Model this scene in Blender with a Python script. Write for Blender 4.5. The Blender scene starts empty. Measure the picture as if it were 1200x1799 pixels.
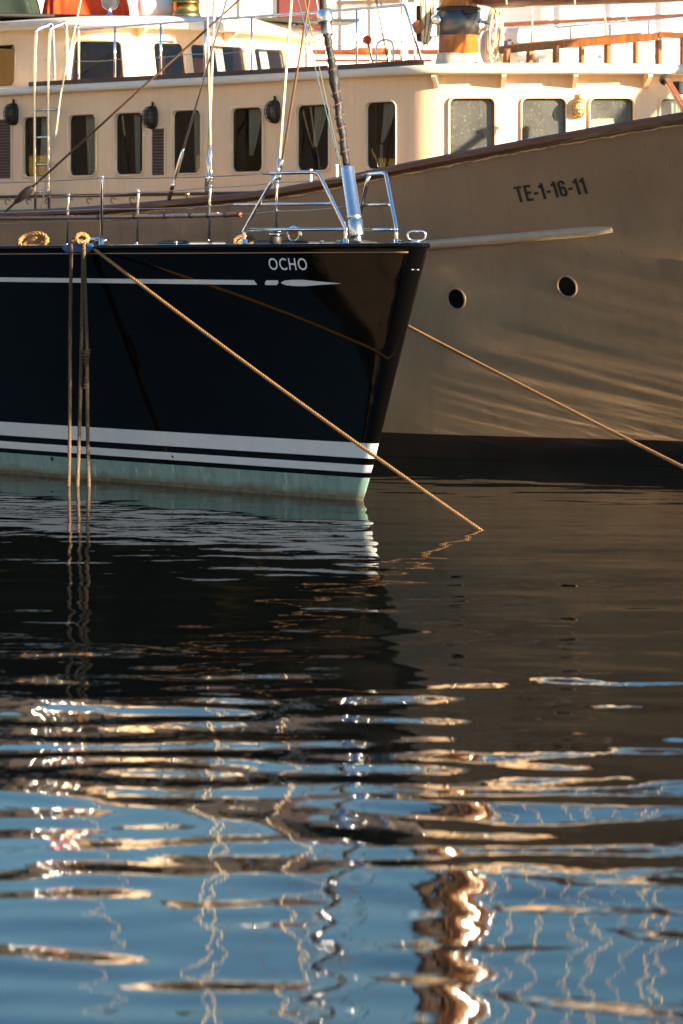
import bpy, math, random
import numpy as np
from mathutils import Vector, Matrix

random.seed(7)
rng = np.random.default_rng(11)
sc = bpy.context.scene
COL = sc.collection
R = math.radians

# ------------------------------------------------------------------ camera
EYE = 1.95
FPX = 5400.0                      # focal length in photograph pixels (1200 x 1799)
HOR = 425.0                       # row of the horizon
cam_d = bpy.data.cameras.new('camera')
cam = bpy.data.objects.new('camera', cam_d)
COL.objects.link(cam)
cam.location = (0, 0, EYE)
cam.rotation_euler = (R(90), 0, 0)
cam_d.sensor_fit = 'VERTICAL'
cam_d.sensor_height = 36.0
cam_d.sensor_width = 24.0
cam_d.lens = FPX / 1799.0 * 36.0
cam_d.shift_y = -(899.5 - HOR) / 1799.0
cam_d.clip_end = 4000
cam_d.dof.use_dof = True
cam_d.dof.focus_distance = 23.6
cam_d.dof.aperture_fstop = 3.8
sc.camera = cam

# ------------------------------------------------------------------ light
SUN_AZ = 124.8                    # clockwise from +Y
SUN_EL = 13.0
world = bpy.data.worlds.new('World')
sc.world = world
world.use_nodes = True
wn, wl = world.node_tree.nodes, world.node_tree.links
sky = wn.new('ShaderNodeTexSky')
sky.sky_type = 'NISHITA'
sky.sun_disc = False
sky.sun_elevation = R(SUN_EL)
sky.sun_rotation = R(SUN_AZ)
sky.air_density = 1.65
sky.dust_density = 0.35
sky.ozone_density = 6.0
wl.new(sky.outputs[0], wn['Background'].inputs[0])
wn['Background'].inputs[1].default_value = 0.062
sun_d = bpy.data.lights.new('sun', 'SUN')
sun_d.energy = 5.0
sun_d.angle = R(0.9)
sun_d.color = (1.0, 0.80, 0.56)
sun = bpy.data.objects.new('sun', sun_d)
COL.objects.link(sun)
_ce = math.cos(R(SUN_EL))
SUNV = Vector((math.sin(R(SUN_AZ)) * _ce, math.cos(R(SUN_AZ)) * _ce, math.sin(R(SUN_EL))))
sun.rotation_euler = SUNV.to_track_quat('Z', 'Y').to_euler()
sun.location = SUNV * 60
sc.view_settings.view_transform = 'Standard'
sc.view_settings.look = 'None'
sc.view_settings.gamma = 1.0
sc.view_settings.exposure = 2.35
sc.cycles.caustics_reflective = True
sc.cycles.blur_glossy = 0.0
sc.cycles.use_guiding = True              # lets the sun glitter off the water find the shaded hull
sc.cycles.use_surface_guiding = True
sc.cycles.guiding_training_samples = 128
sc.cycles.max_bounces = 6
sc.cycles.diffuse_bounces = 3
sc.cycles.glossy_bounces = 4
sc.cycles.transmission_bounces = 2
sc.cycles.transparent_max_bounces = 10
sc.cycles.sample_clamp_indirect = 0


# ------------------------------------------------------------------ helpers
def at(px, py, Y):
    """world point seen at photograph pixel (px,py) when it stands Y metres away"""
    return Vector(((px - 600.0) / FPX * Y, Y, EYE + (HOR - py) / FPX * Y))


def proj(p):
    return 600.0 + FPX * p[0] / p[1], HOR - FPX * (p[2] - EYE) / p[1]


class Frame:
    """a ship's own axes: x forward, y to port, z up"""
    def __init__(s, loc, rz):
        s.M = Matrix.Translation(Vector(loc)) @ Matrix.Rotation(rz, 4, 'Z')
        s.I = s.M.inverted()

    def w(s, p):
        return s.M @ Vector(p)

    def l(s, p):
        return s.I @ Vector(p)


def link(name, verts, faces, mat, parent=None, smooth=False, mats=None, fm=None):
    me = bpy.data.meshes.new(name)
    me.from_pydata([tuple(v) for v in verts], [], faces)
    if mats:
        for m in mats:
            me.materials.append(m)
        if fm is not None:
            me.polygons.foreach_set('material_index', fm)
    else:
        me.materials.append(mat)
    if smooth:
        me.polygons.foreach_set('use_smooth', [True] * len(me.polygons))
    me.update()
    o = bpy.data.objects.new(name, me)
    COL.objects.link(o)
    if parent:
        o.parent = parent
    return o


def empty(name, loc=(0, 0, 0), rz=0.0):
    o = bpy.data.objects.new(name, None)
    COL.objects.link(o)
    o.location = loc
    o.rotation_euler = (0, 0, rz)
    o.empty_display_size = 0.2
    return o


def tag(o, label=None, cat=None, group=None, kind=None):
    if label:
        o['label'] = label
    if cat:
        o['category'] = cat
    if group:
        o['group'] = group
    if kind:
        o['kind'] = kind
    return o


class MB:
    """collects shapes; build() links them as one mesh object"""
    def __init__(s):
        s.v, s.f = [], []

    def add(s, v, f):
        n = len(s.v)
        s.v += [Vector(p) for p in v]
        s.f += [tuple(i + n for i in q) for q in f]
        return s

    def box(s, a, b, M=None, bev=0.0):
        x0, y0, z0 = a
        x1, y1, z1 = b
        if bev <= 0:
            v = [Vector(p) for p in ((x0, y0, z0), (x1, y0, z0), (x1, y1, z0), (x0, y1, z0),
                                     (x0, y0, z1), (x1, y0, z1), (x1, y1, z1), (x0, y1, z1))]
            f = [(3, 2, 1, 0), (4, 5, 6, 7), (0, 1, 5, 4), (1, 2, 6, 5), (2, 3, 7, 6), (3, 0, 4, 7)]
        else:
            e = bev
            def ring(z, d):
                return [(x0 + d + e, y0 + d, z), (x1 - d - e, y0 + d, z), (x1 - d, y0 + d + e, z), (x1 - d, y1 - d - e, z),
                        (x1 - d - e, y1 - d, z), (x0 + d + e, y1 - d, z), (x0 + d, y1 - d - e, z), (x0 + d, y0 + d + e, z)]
            v = [Vector(p) for p in ring(z0, e) + ring(z0 + e, 0) + ring(z1 - e, 0) + ring(z1, e)]
            f = [tuple(range(7, -1, -1)), tuple(range(24, 32))]
            for k in range(3):
                for i in range(8):
                    j = (i + 1) % 8
                    f.append((k * 8 + i, k * 8 + j, k * 8 + 8 + j, k * 8 + 8 + i))
        if M is not None:
            v = [M @ p for p in v]
        return s.add(v, f)

    def tube(s, pts, r, n=8, cap=True, close=False):
        pts = [Vector(p) for p in pts]
        m = len(pts)
        rs = list(r) if hasattr(r, '__len__') else [r] * m
        T = []
        for i in range(m):
            if close:
                t = pts[(i + 1) % m] - pts[i - 1]
            else:
                t = pts[min(i + 1, m - 1)] - pts[max(i - 1, 0)]
            T.append(t.normalized() if t.length > 1e-9 else Vector((0, 0, 1)))
        up = Vector((0, 0, 1)) if abs(T[0].z) < 0.9 else Vector((1, 0, 0))
        N = (up - T[0] * up.dot(T[0])).normalized()
        v = []
        for i in range(m):
            N = N - T[i] * N.dot(T[i])
            N = N.normalized()
            B = T[i].cross(N)
            for k in range(n):
                a = 2 * math.pi * k / n
                v.append(pts[i] + (N * math.cos(a) + B * math.sin(a)) * rs[i])
        f = []
        for i in range(m if close else m - 1):
            i2 = (i + 1) % m
            for k in range(n):
                k2 = (k + 1) % n
                f.append((i * n + k, i * n + k2, i2 * n + k2, i2 * n + k))
        if cap and not close:
            f.append(tuple(range(n - 1, -1, -1)))
            f.append(tuple((m - 1) * n + k for k in range(n)))
        return s.add(v, f)

    def lathe(s, prof, M=None, n=24, caps=True):
        """prof: (radius, height) pairs round the local z axis"""
        v, f = [], []
        for r, z in prof:
            for k in range(n):
                a = 2 * math.pi * k / n
                v.append(Vector((r * math.cos(a), r * math.sin(a), z)))
        for i in range(len(prof) - 1):
            for k in range(n):
                k2 = (k + 1) % n
                f.append((i * n + k, i * n + k2, (i + 1) * n + k2, (i + 1) * n + k))
        if caps:
            f.append(tuple(range(n - 1, -1, -1)))
            f.append(tuple((len(prof) - 1) * n + k for k in range(n)))
        if M is not None:
            v = [M @ p for p in v]
        return s.add(v, f)

    def rope(s, pts, r, pitch=None, spp=9, n=6, strands=3):
        """laid rope: strands wound round a path"""
        pts = resample(pts, (pitch or r * 6.5) / spp)
        pitch = pitch or r * 6.5
        m = len(pts)
        T = [(pts[min(i + 1, m - 1)] - pts[max(i - 1, 0)]).normalized() for i in range(m)]
        up = Vector((0, 0, 1)) if abs(T[0].z) < 0.9 else Vector((1, 0, 0))
        N = (up - T[0] * up.dot(T[0])).normalized()
        Ns = []
        for i in range(m):
            N = (N - T[i] * N.dot(T[i])).normalized()
            Ns.append(N.copy())
        for q in range(strands):
            path = []
            L = 0.0
            for i in range(m):
                if i:
                    L += (pts[i] - pts[i - 1]).length
                a = 2 * math.pi * (q / strands + L / pitch)
                path.append(pts[i] + (Ns[i] * math.cos(a) + T[i].cross(Ns[i]) * math.sin(a)) * r * 0.50)
            s.tube(path, r * 0.56, n)
        return s

    def build(s, name, mat, parent=None, smooth=False):
        return link(name, s.v, s.f, mat, parent, smooth)


def resample(pts, step):
    pts = [Vector(p) for p in pts]
    d = [0.0]
    for i in range(1, len(pts)):
        d.append(d[-1] + (pts[i] - pts[i - 1]).length)
    n = max(2, int(d[-1] / step) + 1)
    out, j = [], 0
    for k in range(n):
        t = d[-1] * k / (n - 1)
        while j < len(d) - 2 and d[j + 1] < t:
            j += 1
        u = (t - d[j]) / max(1e-9, d[j + 1] - d[j])
        out.append(pts[j].lerp(pts[j + 1], u))
    return out


def spline(pts, k=8):
    """Catmull-Rom through the points"""
    pts = [Vector(p) for p in pts]
    P = [pts[0] * 2 - pts[1]] + pts + [pts[-1] * 2 - pts[-2]]
    out = []
    for i in range(1, len(P) - 2):
        for j in range(k):
            t = j / k
            a, b, c, d = P[i - 1], P[i], P[i + 1], P[i + 2]
            out.append(0.5 * (2 * b + (c - a) * t + (2 * a - 5 * b + 4 * c - d) * t * t + (3 * b - a - 3 * c + d) * t ** 3))
    out.append(pts[-1].copy())
    return out


def curve1(xs, ys):
    """smooth one-dimensional interpolation"""
    xs, ys = np.array(xs, float), np.array(ys, float)
    h = np.diff(xs)
    dl = np.diff(ys) / h
    m = np.zeros(len(xs))
    m[0], m[-1] = dl[0], dl[-1]
    for i in range(1, len(xs) - 1):
        m[i] = 0 if dl[i - 1] * dl[i] <= 0 else 2 * dl[i - 1] * dl[i] / (dl[i - 1] + dl[i])

    def f(x):
        x = min(max(x, xs[0]), xs[-1])
        i = min(max(int(np.searchsorted(xs, x)) - 1, 0), len(xs) - 2)
        t = (x - xs[i]) / h[i]
        return float((1 + 2 * t) * (1 - t) ** 2 * ys[i] + t * (1 - t) ** 2 * h[i] * m[i]
                     + t * t * (3 - 2 * t) * ys[i + 1] + t * t * (t - 1) * h[i] * m[i + 1])
    return f


def axis_matrix(p, d):
    """matrix that stands the local z axis along d at p"""
    return Matrix.Translation(Vector(p)) @ Vector(d).to_track_quat('Z', 'Y').to_matrix().to_4x4()


# ------------------------------------------------------------------ materials
def mat(name, col, rough=0.5, metal=0.0, var=0.0, vscale=6.0, bump=0.0, bscale=40.0, spec=0.5, coat=0.0,
        col2=None, stretch=None, ior=1.45, sheen=0.0):
    m = bpy.data.materials.new(name)
    m.use_nodes = True
    nt = m.node_tree
    N, L = nt.nodes, nt.links
    b = N['Principled BSDF']
    b.inputs['Base Color'].default_value = (*col, 1)
    b.inputs['Roughness'].default_value = rough
    b.inputs['Metallic'].default_value = metal
    b.inputs['IOR'].default_value = ior
    b.inputs['Specular IOR Level'].default_value = spec
    b.inputs['Coat Weight'].default_value = coat
    b.inputs['Coat Roughness'].default_value = 0.05
    tc = N.new('ShaderNodeTexCoord')
    mp = N.new('ShaderNodeMapping')
    L.new(tc.outputs['Object'], mp.inputs[0])
    if stretch:
        mp.inputs['Scale'].default_value = stretch
    if var > 0:
        nz = N.new('ShaderNodeTexNoise')
        nz.inputs['Scale'].default_value = vscale
        nz.inputs['Detail'].default_value = 6
        nz.inputs['Roughness'].default_value = 0.62
        L.new(mp.outputs[0], nz.inputs['Vector'])
        rp = N.new('ShaderNodeValToRGB')
        rp.color_ramp.elements[0].position = 0.32
        rp.color_ramp.elements[1].position = 0.68
        c2 = col2 or tuple(c * (1 - var) for c in col)
        rp.color_ramp.elements[0].color = (*c2, 1)
        rp.color_ramp.elements[1].color = (*col, 1)
        L.new(nz.outputs['Fac'], rp.inputs[0])
        L.new(rp.outputs[0], b.inputs['Base Color'])
        mr = N.new('ShaderNodeMapRange')
        mr.inputs['To Min'].default_value = min(1, rough * 1.25 + 0.02)
        mr.inputs['To Max'].default_value = rough * 0.85
        L.new(nz.outputs['Fac'], mr.inputs['Value'])
        L.new(mr.outputs[0], b.inputs['Roughness'])
    if bump > 0:
        n2 = N.new('ShaderNodeTexNoise')
        n2.inputs['Scale'].default_value = bscale
        n2.inputs['Detail'].default_value = 4
        L.new(mp.outputs[0], n2.inputs['Vector'])
        bp = N.new('ShaderNodeBump')
        bp.inputs['Strength'].default_value = 1.0
        bp.inputs['Distance'].default_value = bump
        L.new(n2.outputs['Fac'], bp.inputs['Height'])
        L.new(bp.outputs[0], b.inputs['Normal'])
    return m


def ramp_mix(m, scale, stretch, lo, hi, col, amount=1.0):
    """lay stains of another colour over a material's base colour"""
    nt = m.node_tree
    N, L = nt.nodes, nt.links
    b = N['Principled BSDF']
    tc = N.new('ShaderNodeTexCoord')
    mp = N.new('ShaderNodeMapping')
    mp.inputs['Scale'].default_value = stretch
    L.new(tc.outputs['Object'], mp.inputs[0])
    nz = N.new('ShaderNodeTexNoise')
    nz.inputs['Scale'].default_value = scale
    nz.inputs['Detail'].default_value = 7
    nz.inputs['Roughness'].default_value = 0.6
    L.new(mp.outputs[0], nz.inputs['Vector'])
    mr = N.new('ShaderNodeMapRange')
    mr.inputs['From Min'].default_value = lo
    mr.inputs['From Max'].default_value = hi
    mr.inputs['To Max'].default_value = amount
    L.new(nz.outputs['Fac'], mr.inputs['Value'])
    mx = N.new('ShaderNodeMix')
    mx.data_type = 'RGBA'
    L.new(mr.outputs[0], mx.inputs['Factor'])
    src = b.inputs['Base Color']
    if src.links:
        L.new(src.links[0].from_socket, mx.inputs['A'])
    else:
        mx.inputs['A'].default_value = src.default_value
    mx.inputs['B'].default_value = (*col, 1)
    L.new(mx.outputs['Result'], src)
    return m


def glass_mat(name, tint=(0.9, 0.95, 0.93), dirt=0.0, dcol=(0.6, 0.58, 0.52)):
    """thin window pane: see-through, mirroring at its surface, with dried salt on it"""
    m = bpy.data.materials.new(name)
    m.use_nodes = True
    nt = m.node_tree
    N, L = nt.nodes, nt.links
    N.remove(N['Principled BSDF'])
    out = N['Material Output']
    tr = N.new('ShaderNodeBsdfTransparent')
    tr.inputs[0].default_value = (*tint, 1)
    gl = N.new('ShaderNodeBsdfGlossy')
    gl.inputs['Roughness'].default_value = 0.01
    fr = N.new('ShaderNodeFresnel')
    fr.inputs[0].default_value = 1.5
    mx = N.new('ShaderNodeMixShader')
    L.new(fr.outputs[0], mx.inputs[0])
    L.new(tr.outputs[0], mx.inputs[1])
    L.new(gl.outputs[0], mx.inputs[2])
    last = mx
    if dirt > 0:
        tc = N.new('ShaderNodeTexCoord')
        acc = None
        for sc_, lo, hi, amt in ((40, 0.58, 0.74, 0.7), (3, 0.0, 0.6, 0.75), (110, 0.56, 0.74, 0.6)):
            nz = N.new('ShaderNodeTexNoise')
            nz.inputs['Scale'].default_value = sc_
            nz.inputs['Detail'].default_value = 5
            L.new(tc.outputs['Object'], nz.inputs['Vector'])
            mr = N.new('ShaderNodeMapRange')
            mr.inputs['From Min'].default_value = lo
            mr.inputs['From Max'].default_value = hi
            mr.inputs['To Max'].default_value = amt * dirt
            L.new(nz.outputs['Fac'], mr.inputs['Value'])
            if acc is None:
                acc = mr.outputs[0]
            else:
                ad = N.new('ShaderNodeMath')
                ad.operation = 'ADD'
                ad.use_clamp = True
                L.new(acc, ad.inputs[0])
                L.new(mr.outputs[0], ad.inputs[1])
                acc = ad.outputs[0]
        df = N.new('ShaderNodeBsdfDiffuse')
        df.inputs[0].default_value = (*dcol, 1)
        m2 = N.new('ShaderNodeMixShader')
        L.new(acc, m2.inputs[0])
        L.new(mx.outputs[0], m2.inputs[1])
        L.new(df.outputs[0], m2.inputs[2])
        last = m2
    L.new(last.outputs[0], out.inputs[0])
    return m


def wood_mat(name, c1, c2, rough=0.3, scale=(2, 30, 30), coat=0.4):
    m = mat(name, c1, rough, var=0.5, vscale=2.0, col2=c2, stretch=scale, coat=coat, bump=0.0006, bscale=3)
    return m


M = {}
M['black'] = mat('black_gelcoat', (0.0028, 0.0025, 0.0024), 0.03, spec=0.22, var=0.2, vscale=1.5, bump=0.0009, bscale=2.2)
M['stripe'] = mat('white_stripe_paint', (0.60, 0.65, 0.66), 0.22, var=0.07, vscale=5)
M['antifoul'] = mat('pale_green_bottom_paint', (0.20, 0.33, 0.295), 0.55, var=0.3, vscale=3.0, col2=(0.12, 0.22, 0.20), stretch=(5, 5, 0.8), bump=0.001, bscale=30)
ramp_mix(M['antifoul'], 9.0, (2.0, 2.0, 0.35), 0.58, 0.72, (0.55, 0.58, 0.52), 0.6)
def scum(m, z0, z1, col):
    nt = m.node_tree
    N, L = nt.nodes, nt.links
    b = N['Principled BSDF']
    tc = N.new('ShaderNodeTexCoord')
    sp = N.new('ShaderNodeSeparateXYZ')
    L.new(tc.outputs['Object'], sp.inputs[0])
    nz = N.new('ShaderNodeTexNoise')
    nz.inputs['Scale'].default_value = 5.0
    nz.inputs['Detail'].default_value = 8
    nz.inputs['Roughness'].default_value = 0.7
    L.new(tc.outputs['Object'], nz.inputs['Vector'])
    ma = N.new('ShaderNodeMath')
    ma.operation = 'MULTIPLY_ADD'
    L.new(nz.outputs['Fac'], ma.inputs[0])
    ma.inputs[1].default_value = -0.16
    L.new(sp.outputs['Z'], ma.inputs[2])
    mr = N.new('ShaderNodeMapRange')
    mr.inputs['From Min'].default_value = z1 - 0.08
    mr.inputs['From Max'].default_value = z0 - 0.08
    L.new(ma.outputs[0], mr.inputs['Value'])
    mx = N.new('ShaderNodeMix')
    mx.data_type = 'RGBA'
    L.new(mr.outputs[0], mx.inputs['Factor'])
    src = b.inputs['Base Color']
    L.new(src.links[0].from_socket, mx.inputs['A'])
    mx.inputs['B'].default_value = (*col, 1)
    L.new(mx.outputs['Result'], src)
scum(M['antifoul'], 0.02, 0.085, (0.11, 0.11, 0.06))
M['slime'] = mat('waterline_slime', (0.16, 0.15, 0.10), 0.6, var=0.5, vscale=14, bump=0.004, bscale=60)
M['deckblack'] = mat('dark_deck', (0.018, 0.018, 0.02), 0.35, var=0.3, vscale=5)
M['teak'] = mat('weathered_teak', (0.22, 0.16, 0.11), 0.7, var=0.4, vscale=3, stretch=(1, 14, 14))
M['steel'] = mat('polished_stainless', (0.72, 0.72, 0.72), 0.12, 1.0, var=0.06, vscale=14)
M['alu'] = mat('anodised_aluminium', (0.62, 0.66, 0.70), 0.25, 1.0, var=0.1, vscale=20)
M['wire'] = mat('stainless_wire', (0.32, 0.30, 0.28), 0.4, 0.8)
M['rope'] = mat('tan_laid_rope', (0.34, 0.175, 0.062), 0.85, var=0.35, vscale=60, bump=0.0015, bscale=300)
M['rope_wet'] = mat('weedy_wet_rope', (0.10, 0.062, 0.032), 0.7, var=0.4, vscale=50, bump=0.0015, bscale=300)
M['rope_pale'] = mat('pale_rope', (0.62, 0.50, 0.34), 0.85, var=0.25, vscale=60, bump=0.001, bscale=300)
M['rope_brown'] = mat('tarred_rope', (0.16, 0.085, 0.04), 0.75, var=0.3, vscale=40)
M['sail_black'] = mat('black_sail_cover', (0.012, 0.011, 0.012), 0.55, var=0.4, vscale=30, bump=0.01, bscale=26)
M['bluepad'] = mat('blue_chafe_pad', (0.02, 0.10, 0.26), 0.7, var=0.3, vscale=20)
M['letter'] = mat('pale_lettering', (0.66, 0.70, 0.72), 0.35)
M['cream'] = mat('shade_darkened_topside_cream', (0.30, 0.193, 0.114), 0.40, var=0.12, vscale=1.2, bump=0.005, bscale=1.6, col2=(0.24, 0.155, 0.093))  # the cabin's cream, its base darkened to carry the hull's deeper shade
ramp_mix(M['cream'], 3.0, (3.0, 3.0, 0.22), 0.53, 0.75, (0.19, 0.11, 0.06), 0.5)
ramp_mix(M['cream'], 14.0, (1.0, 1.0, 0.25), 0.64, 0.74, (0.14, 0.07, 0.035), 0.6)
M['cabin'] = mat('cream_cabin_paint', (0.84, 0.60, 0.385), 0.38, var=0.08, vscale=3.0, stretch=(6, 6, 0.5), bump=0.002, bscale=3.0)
ramp_mix(M['cabin'], 4.0, (5.0, 5.0, 0.25), 0.6, 0.85, (0.52, 0.34, 0.19), 0.4)
M['roofpaint'] = mat('cream_roof_paint', (0.78, 0.68, 0.54), 0.45, var=0.08, vscale=4)
M['bootred'] = mat('dark_red_bottom_paint', (0.010, 0.0045, 0.0045), 0.6, var=0.4, vscale=4)
M['mahogany'] = wood_mat('varnished_mahogany', (0.16, 0.045, 0.018), (0.07, 0.02, 0.01), 0.22, (3, 22, 22))
M['capwood'] = wood_mat('dark_cap_rail', (0.13, 0.042, 0.02), (0.05, 0.018, 0.01), 0.28, (2, 20, 20))
M['oldwood'] = wood_mat('weathered_brown_wood', (0.10, 0.055, 0.035), (0.05, 0.03, 0.02), 0.55, (2, 20, 20), 0.0)
M['mastwood'] = wood_mat('varnished_pine', (0.42, 0.15, 0.022), (0.24, 0.07, 0.012), 0.22, (22, 22, 1.2), 0.6)
M['palewood'] = wood_mat('varnished_teak_frame', (0.30, 0.105, 0.025), (0.15, 0.05, 0.015), 0.3, (12, 12, 2), 0.4)
M['boomwood'] = wood_mat('dark_spruce_boom', (0.20, 0.075, 0.03), (0.07, 0.03, 0.015), 0.35, (2, 14, 14), 0.3)
M['pane'] = glass_mat('window_glass', (0.62, 0.64, 0.61), 0.004)
M['pane_salt'] = glass_mat('salt_sprayed_glass', (0.60, 0.66, 0.64), 0.55, (0.19, 0.195, 0.185))
M['portglass'] = mat('porthole_glass', (0.004, 0.004, 0.005), 0.2, spec=0.08)
M['rubber'] = mat('black_seal', (0.012, 0.012, 0.012), 0.5)
M['curtain'] = mat('pale_curtain', (0.74, 0.76, 0.68), 0.9, var=0.15, vscale=10, stretch=(8, 8, 1))
M['interior'] = mat('dark_panelling', (0.06, 0.028, 0.016), 0.5, var=0.4, vscale=3, stretch=(6, 6, 1))
M['redwood'] = mat('red_brown_panelling', (0.36, 0.10, 0.035), 0.4, var=0.3, vscale=3, stretch=(8, 8, 1))
M['iron'] = mat('black_iron', (0.018, 0.015, 0.013), 0.5, var=0.4, vscale=20)
M['darksteel'] = mat('dull_steel_band', (0.16, 0.15, 0.14), 0.32, 0.9, var=0.3, vscale=8)
M['shroudwire'] = mat('galvanised_wire', (0.55, 0.46, 0.34), 0.45, 0.2, var=0.2, vscale=30)
M['bulb'] = mat('frosted_lamp_glass', (0.60, 0.52, 0.40), 0.35)
M['brass'] = mat('tarnished_brass', (0.55, 0.36, 0.10), 0.28, 1.0, var=0.35, vscale=8)
M['white'] = mat('white_ship_paint', (0.80, 0.78, 0.75), 0.4, var=0.05, vscale=1.0)
M['whitefix'] = mat('white_fittings', (0.80, 0.76, 0.68), 0.4)
M['canvas'] = mat('cream_canvas', (0.66, 0.55, 0.42), 0.9, var=0.15, vscale=6, bump=0.012, bscale=9)
M['orange'] = mat('orange_cover', (0.75, 0.055, 0.006), 0.75, var=0.25, vscale=5, stretch=(4, 4, 1))
M['green'] = mat('dark_green_cover', (0.004, 0.014, 0.008), 0.75, var=0.3, vscale=4)
M['maroon'] = mat('maroon_paint', (0.10, 0.012, 0.012), 0.4, var=0.2, vscale=5)
M['redpaint'] = mat('red_print', (0.60, 0.08, 0.03), 0.5)
M['bluepaint'] = mat('navy_print', (0.02, 0.03, 0.10), 0.5)
M['lens'] = mat('lamp_lens', (0.05, 0.055, 0.06), 0.08)

# ------------------------------------------------------------------ water
def build_water():
    def axis(lo, hi, step, outer, grow=1.35):
        a = list(np.arange(lo, hi + 1e-6, step))
        d, x = step, a[-1]
        while x < outer:
            d *= grow
            x += d
            a.append(x)
        d, x = step, a[0]
        pre = []
        while x > -outer:
            d *= grow
            x -= d
            pre.append(x)
        return np.array(pre[::-1] + a)
    xs = axis(-5.5, 9.5, 0.042, 900)
    y1 = np.arange(5.5, 14.0, 0.026)
    y2 = np.arange(14.0, 33.0, 0.05)
    ys = list(np.concatenate([y1, y2]))
    d, y = 0.05, ys[-1]
    while y < 1500:
        d *= 1.3
        y += d
        ys.append(y)
    d, y, pre = 0.03, ys[0], []
    while y > -600:
        d *= 1.35
        y -= d
        pre.append(y)
    ys = np.array(pre[::-1] + ys)
    X, Y = np.meshgrid(xs, ys)
    Z = np.zeros_like(X)
    comps = []
    for lam_lo, lam_hi, n, slope, spread in ((1.0, 2.4, 16, 0.0085, 20), (0.50, 1.0, 30, 0.0110, 24), (0.22, 0.50, 46, 0.0125, 23)):
        for _ in range(n):
            lam = math.exp(rng.uniform(math.log(lam_lo), math.log(lam_hi)))
            th = rng.normal(R(87), R(spread))
            k = 2 * math.pi / lam
            amp = slope * math.sqrt(2.0 / n) / k
            comps.append((k * math.cos(th), k * math.sin(th), rng.uniform(0, 6.283), amp))
    for kx, ky, ph, a in comps:
        Z += a * np.sin(kx * X + ky * Y + ph)
    # lively in the foreground, stiller in the lee of the hulls
    g = np.clip((Y - 12.0) / 9.0, 0, 1)
    Z *= 1.30 - 0.70 * g * g * (3 - 2 * g)
    fade = np.clip((11.5 - np.abs(X - 2.0)) / 3.5, 0, 1) * np.clip((36 - Y) / 3.0, 0, 1) * np.clip((Y - 3.0) / 2.2, 0, 1)
    Z *= fade
    ny, nx = X.shape
    me = bpy.data.meshes.new('water')
    V = np.stack([X, Y, Z], -1).reshape(-1, 3).astype(np.float32)
    i = np.arange(ny - 1)[:, None] * nx + np.arange(nx - 1)[None, :]
    F = np.stack([i, i + 1, i + nx + 1, i + nx], -1).reshape(-1, 4).astype(np.int32)
    me.vertices.add(len(V))
    me.vertices.foreach_set('co', V.ravel())
    me.loops.add(F.size)
    me.loops.foreach_set('vertex_index', F.ravel())
    me.polygons.add(len(F))
    me.polygons.foreach_set('loop_start', np.arange(0, F.size, 4, dtype=np.int32))
    me.polygons.foreach_set('loop_total', np.full(len(F), 4, dtype=np.int32))
    me.polygons.foreach_set('use_smooth', np.ones(len(F), dtype=bool))
    me.update(calc_edges=True)
    m = mat('harbour_water', (0.002, 0.0035, 0.0035), 0.02, ior=1.333, spec=0.5)
    nt = m.node_tree
    N, L = nt.nodes, nt.links
    b = N['Principled BSDF']
    tc = N.new('ShaderNodeTexCoord')
    nz = N.new('ShaderNodeTexNoise')
    nz.inputs['Scale'].default_value = 8.0
    nz.inputs['Detail'].default_value = 2.0
    L.new(tc.outputs['Object'], nz.inputs['Vector'])
    bp = N.new('ShaderNodeBump')
    bp.inputs['Strength'].default_value = 1.0
    bp.inputs['Distance'].default_value = 0.0008
    L.new(nz.outputs['Fac'], bp.inputs['Height'])
    L.new(bp.outputs[0], b.inputs['Normal'])
    me.materials.append(m)
    o = bpy.data.objects.new('water', me)
    COL.objects.link(o)
    tag(o, 'calm rippled dark harbour water mirroring the boats', None, kind='structure')


build_water()

# ------------------------------------------------------------------ black sailing yacht
FA = Frame((0.616, 22.5, 0.0), R(-55))
YA = empty('sailing_yacht', (0.616, 22.5, 0.0), R(-55))
tag(YA, 'black hulled sailing yacht lettered OCHO with white waterline stripes, its bow pointing right', 'sailboat')

ZS = curve1([0, 2, 4.2, 7, 10.5], [1.92, 1.908, 1.895, 1.86, 1.82])
BD = curve1([0, 1, 2, 3, 4, 5, 6, 7, 8, 9, 10.5], [0, .32, .62, .89, 1.13, 1.34, 1.5, 1.62, 1.65, 1.58, 1.3])
BW = curve1([0, 1, 2, 3, 4, 5, 6, 7, 8, 9, 10.5], [0, .225, .445, .655, .85, 1.02, 1.16, 1.26, 1.3, 1.26, 1.0])


def stem_s(z):
    s = 0.776 * (1 - z / 1.92)
    if z < 0.35:
        s += 0.16 * (0.35 - z) ** 2
    return s


def hullA(s, z, off=0.0, side=-1):
    """local point of the black hull: s metres aft of the stem head"""
    q = max(0.0, s - stem_s(z))
    t = max(0.0, z / 1.92)
    bd, bw = BD(q), BW(q)
    b = bw + (bd - bw) * t ** 1.15
    if z < 0:
        b *= max(0.0, 1 + z * 0.55)
    b += (0.03 + 0.035 * t) * (1 - math.exp(-q / 0.035))
    return Vector((-s, side * (b + off), z))


def sA(px, z=1.8, side=-1):
    best, bs = 1e9, 0
    for i in range(1200):
        s = stem_s(z) + i * 0.0085
        p = FA.w(hullA(s, z, 0, side))
        e = abs(proj(p)[0] - px)
        if e < best:
            best, bs = e, s
    return bs


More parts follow.
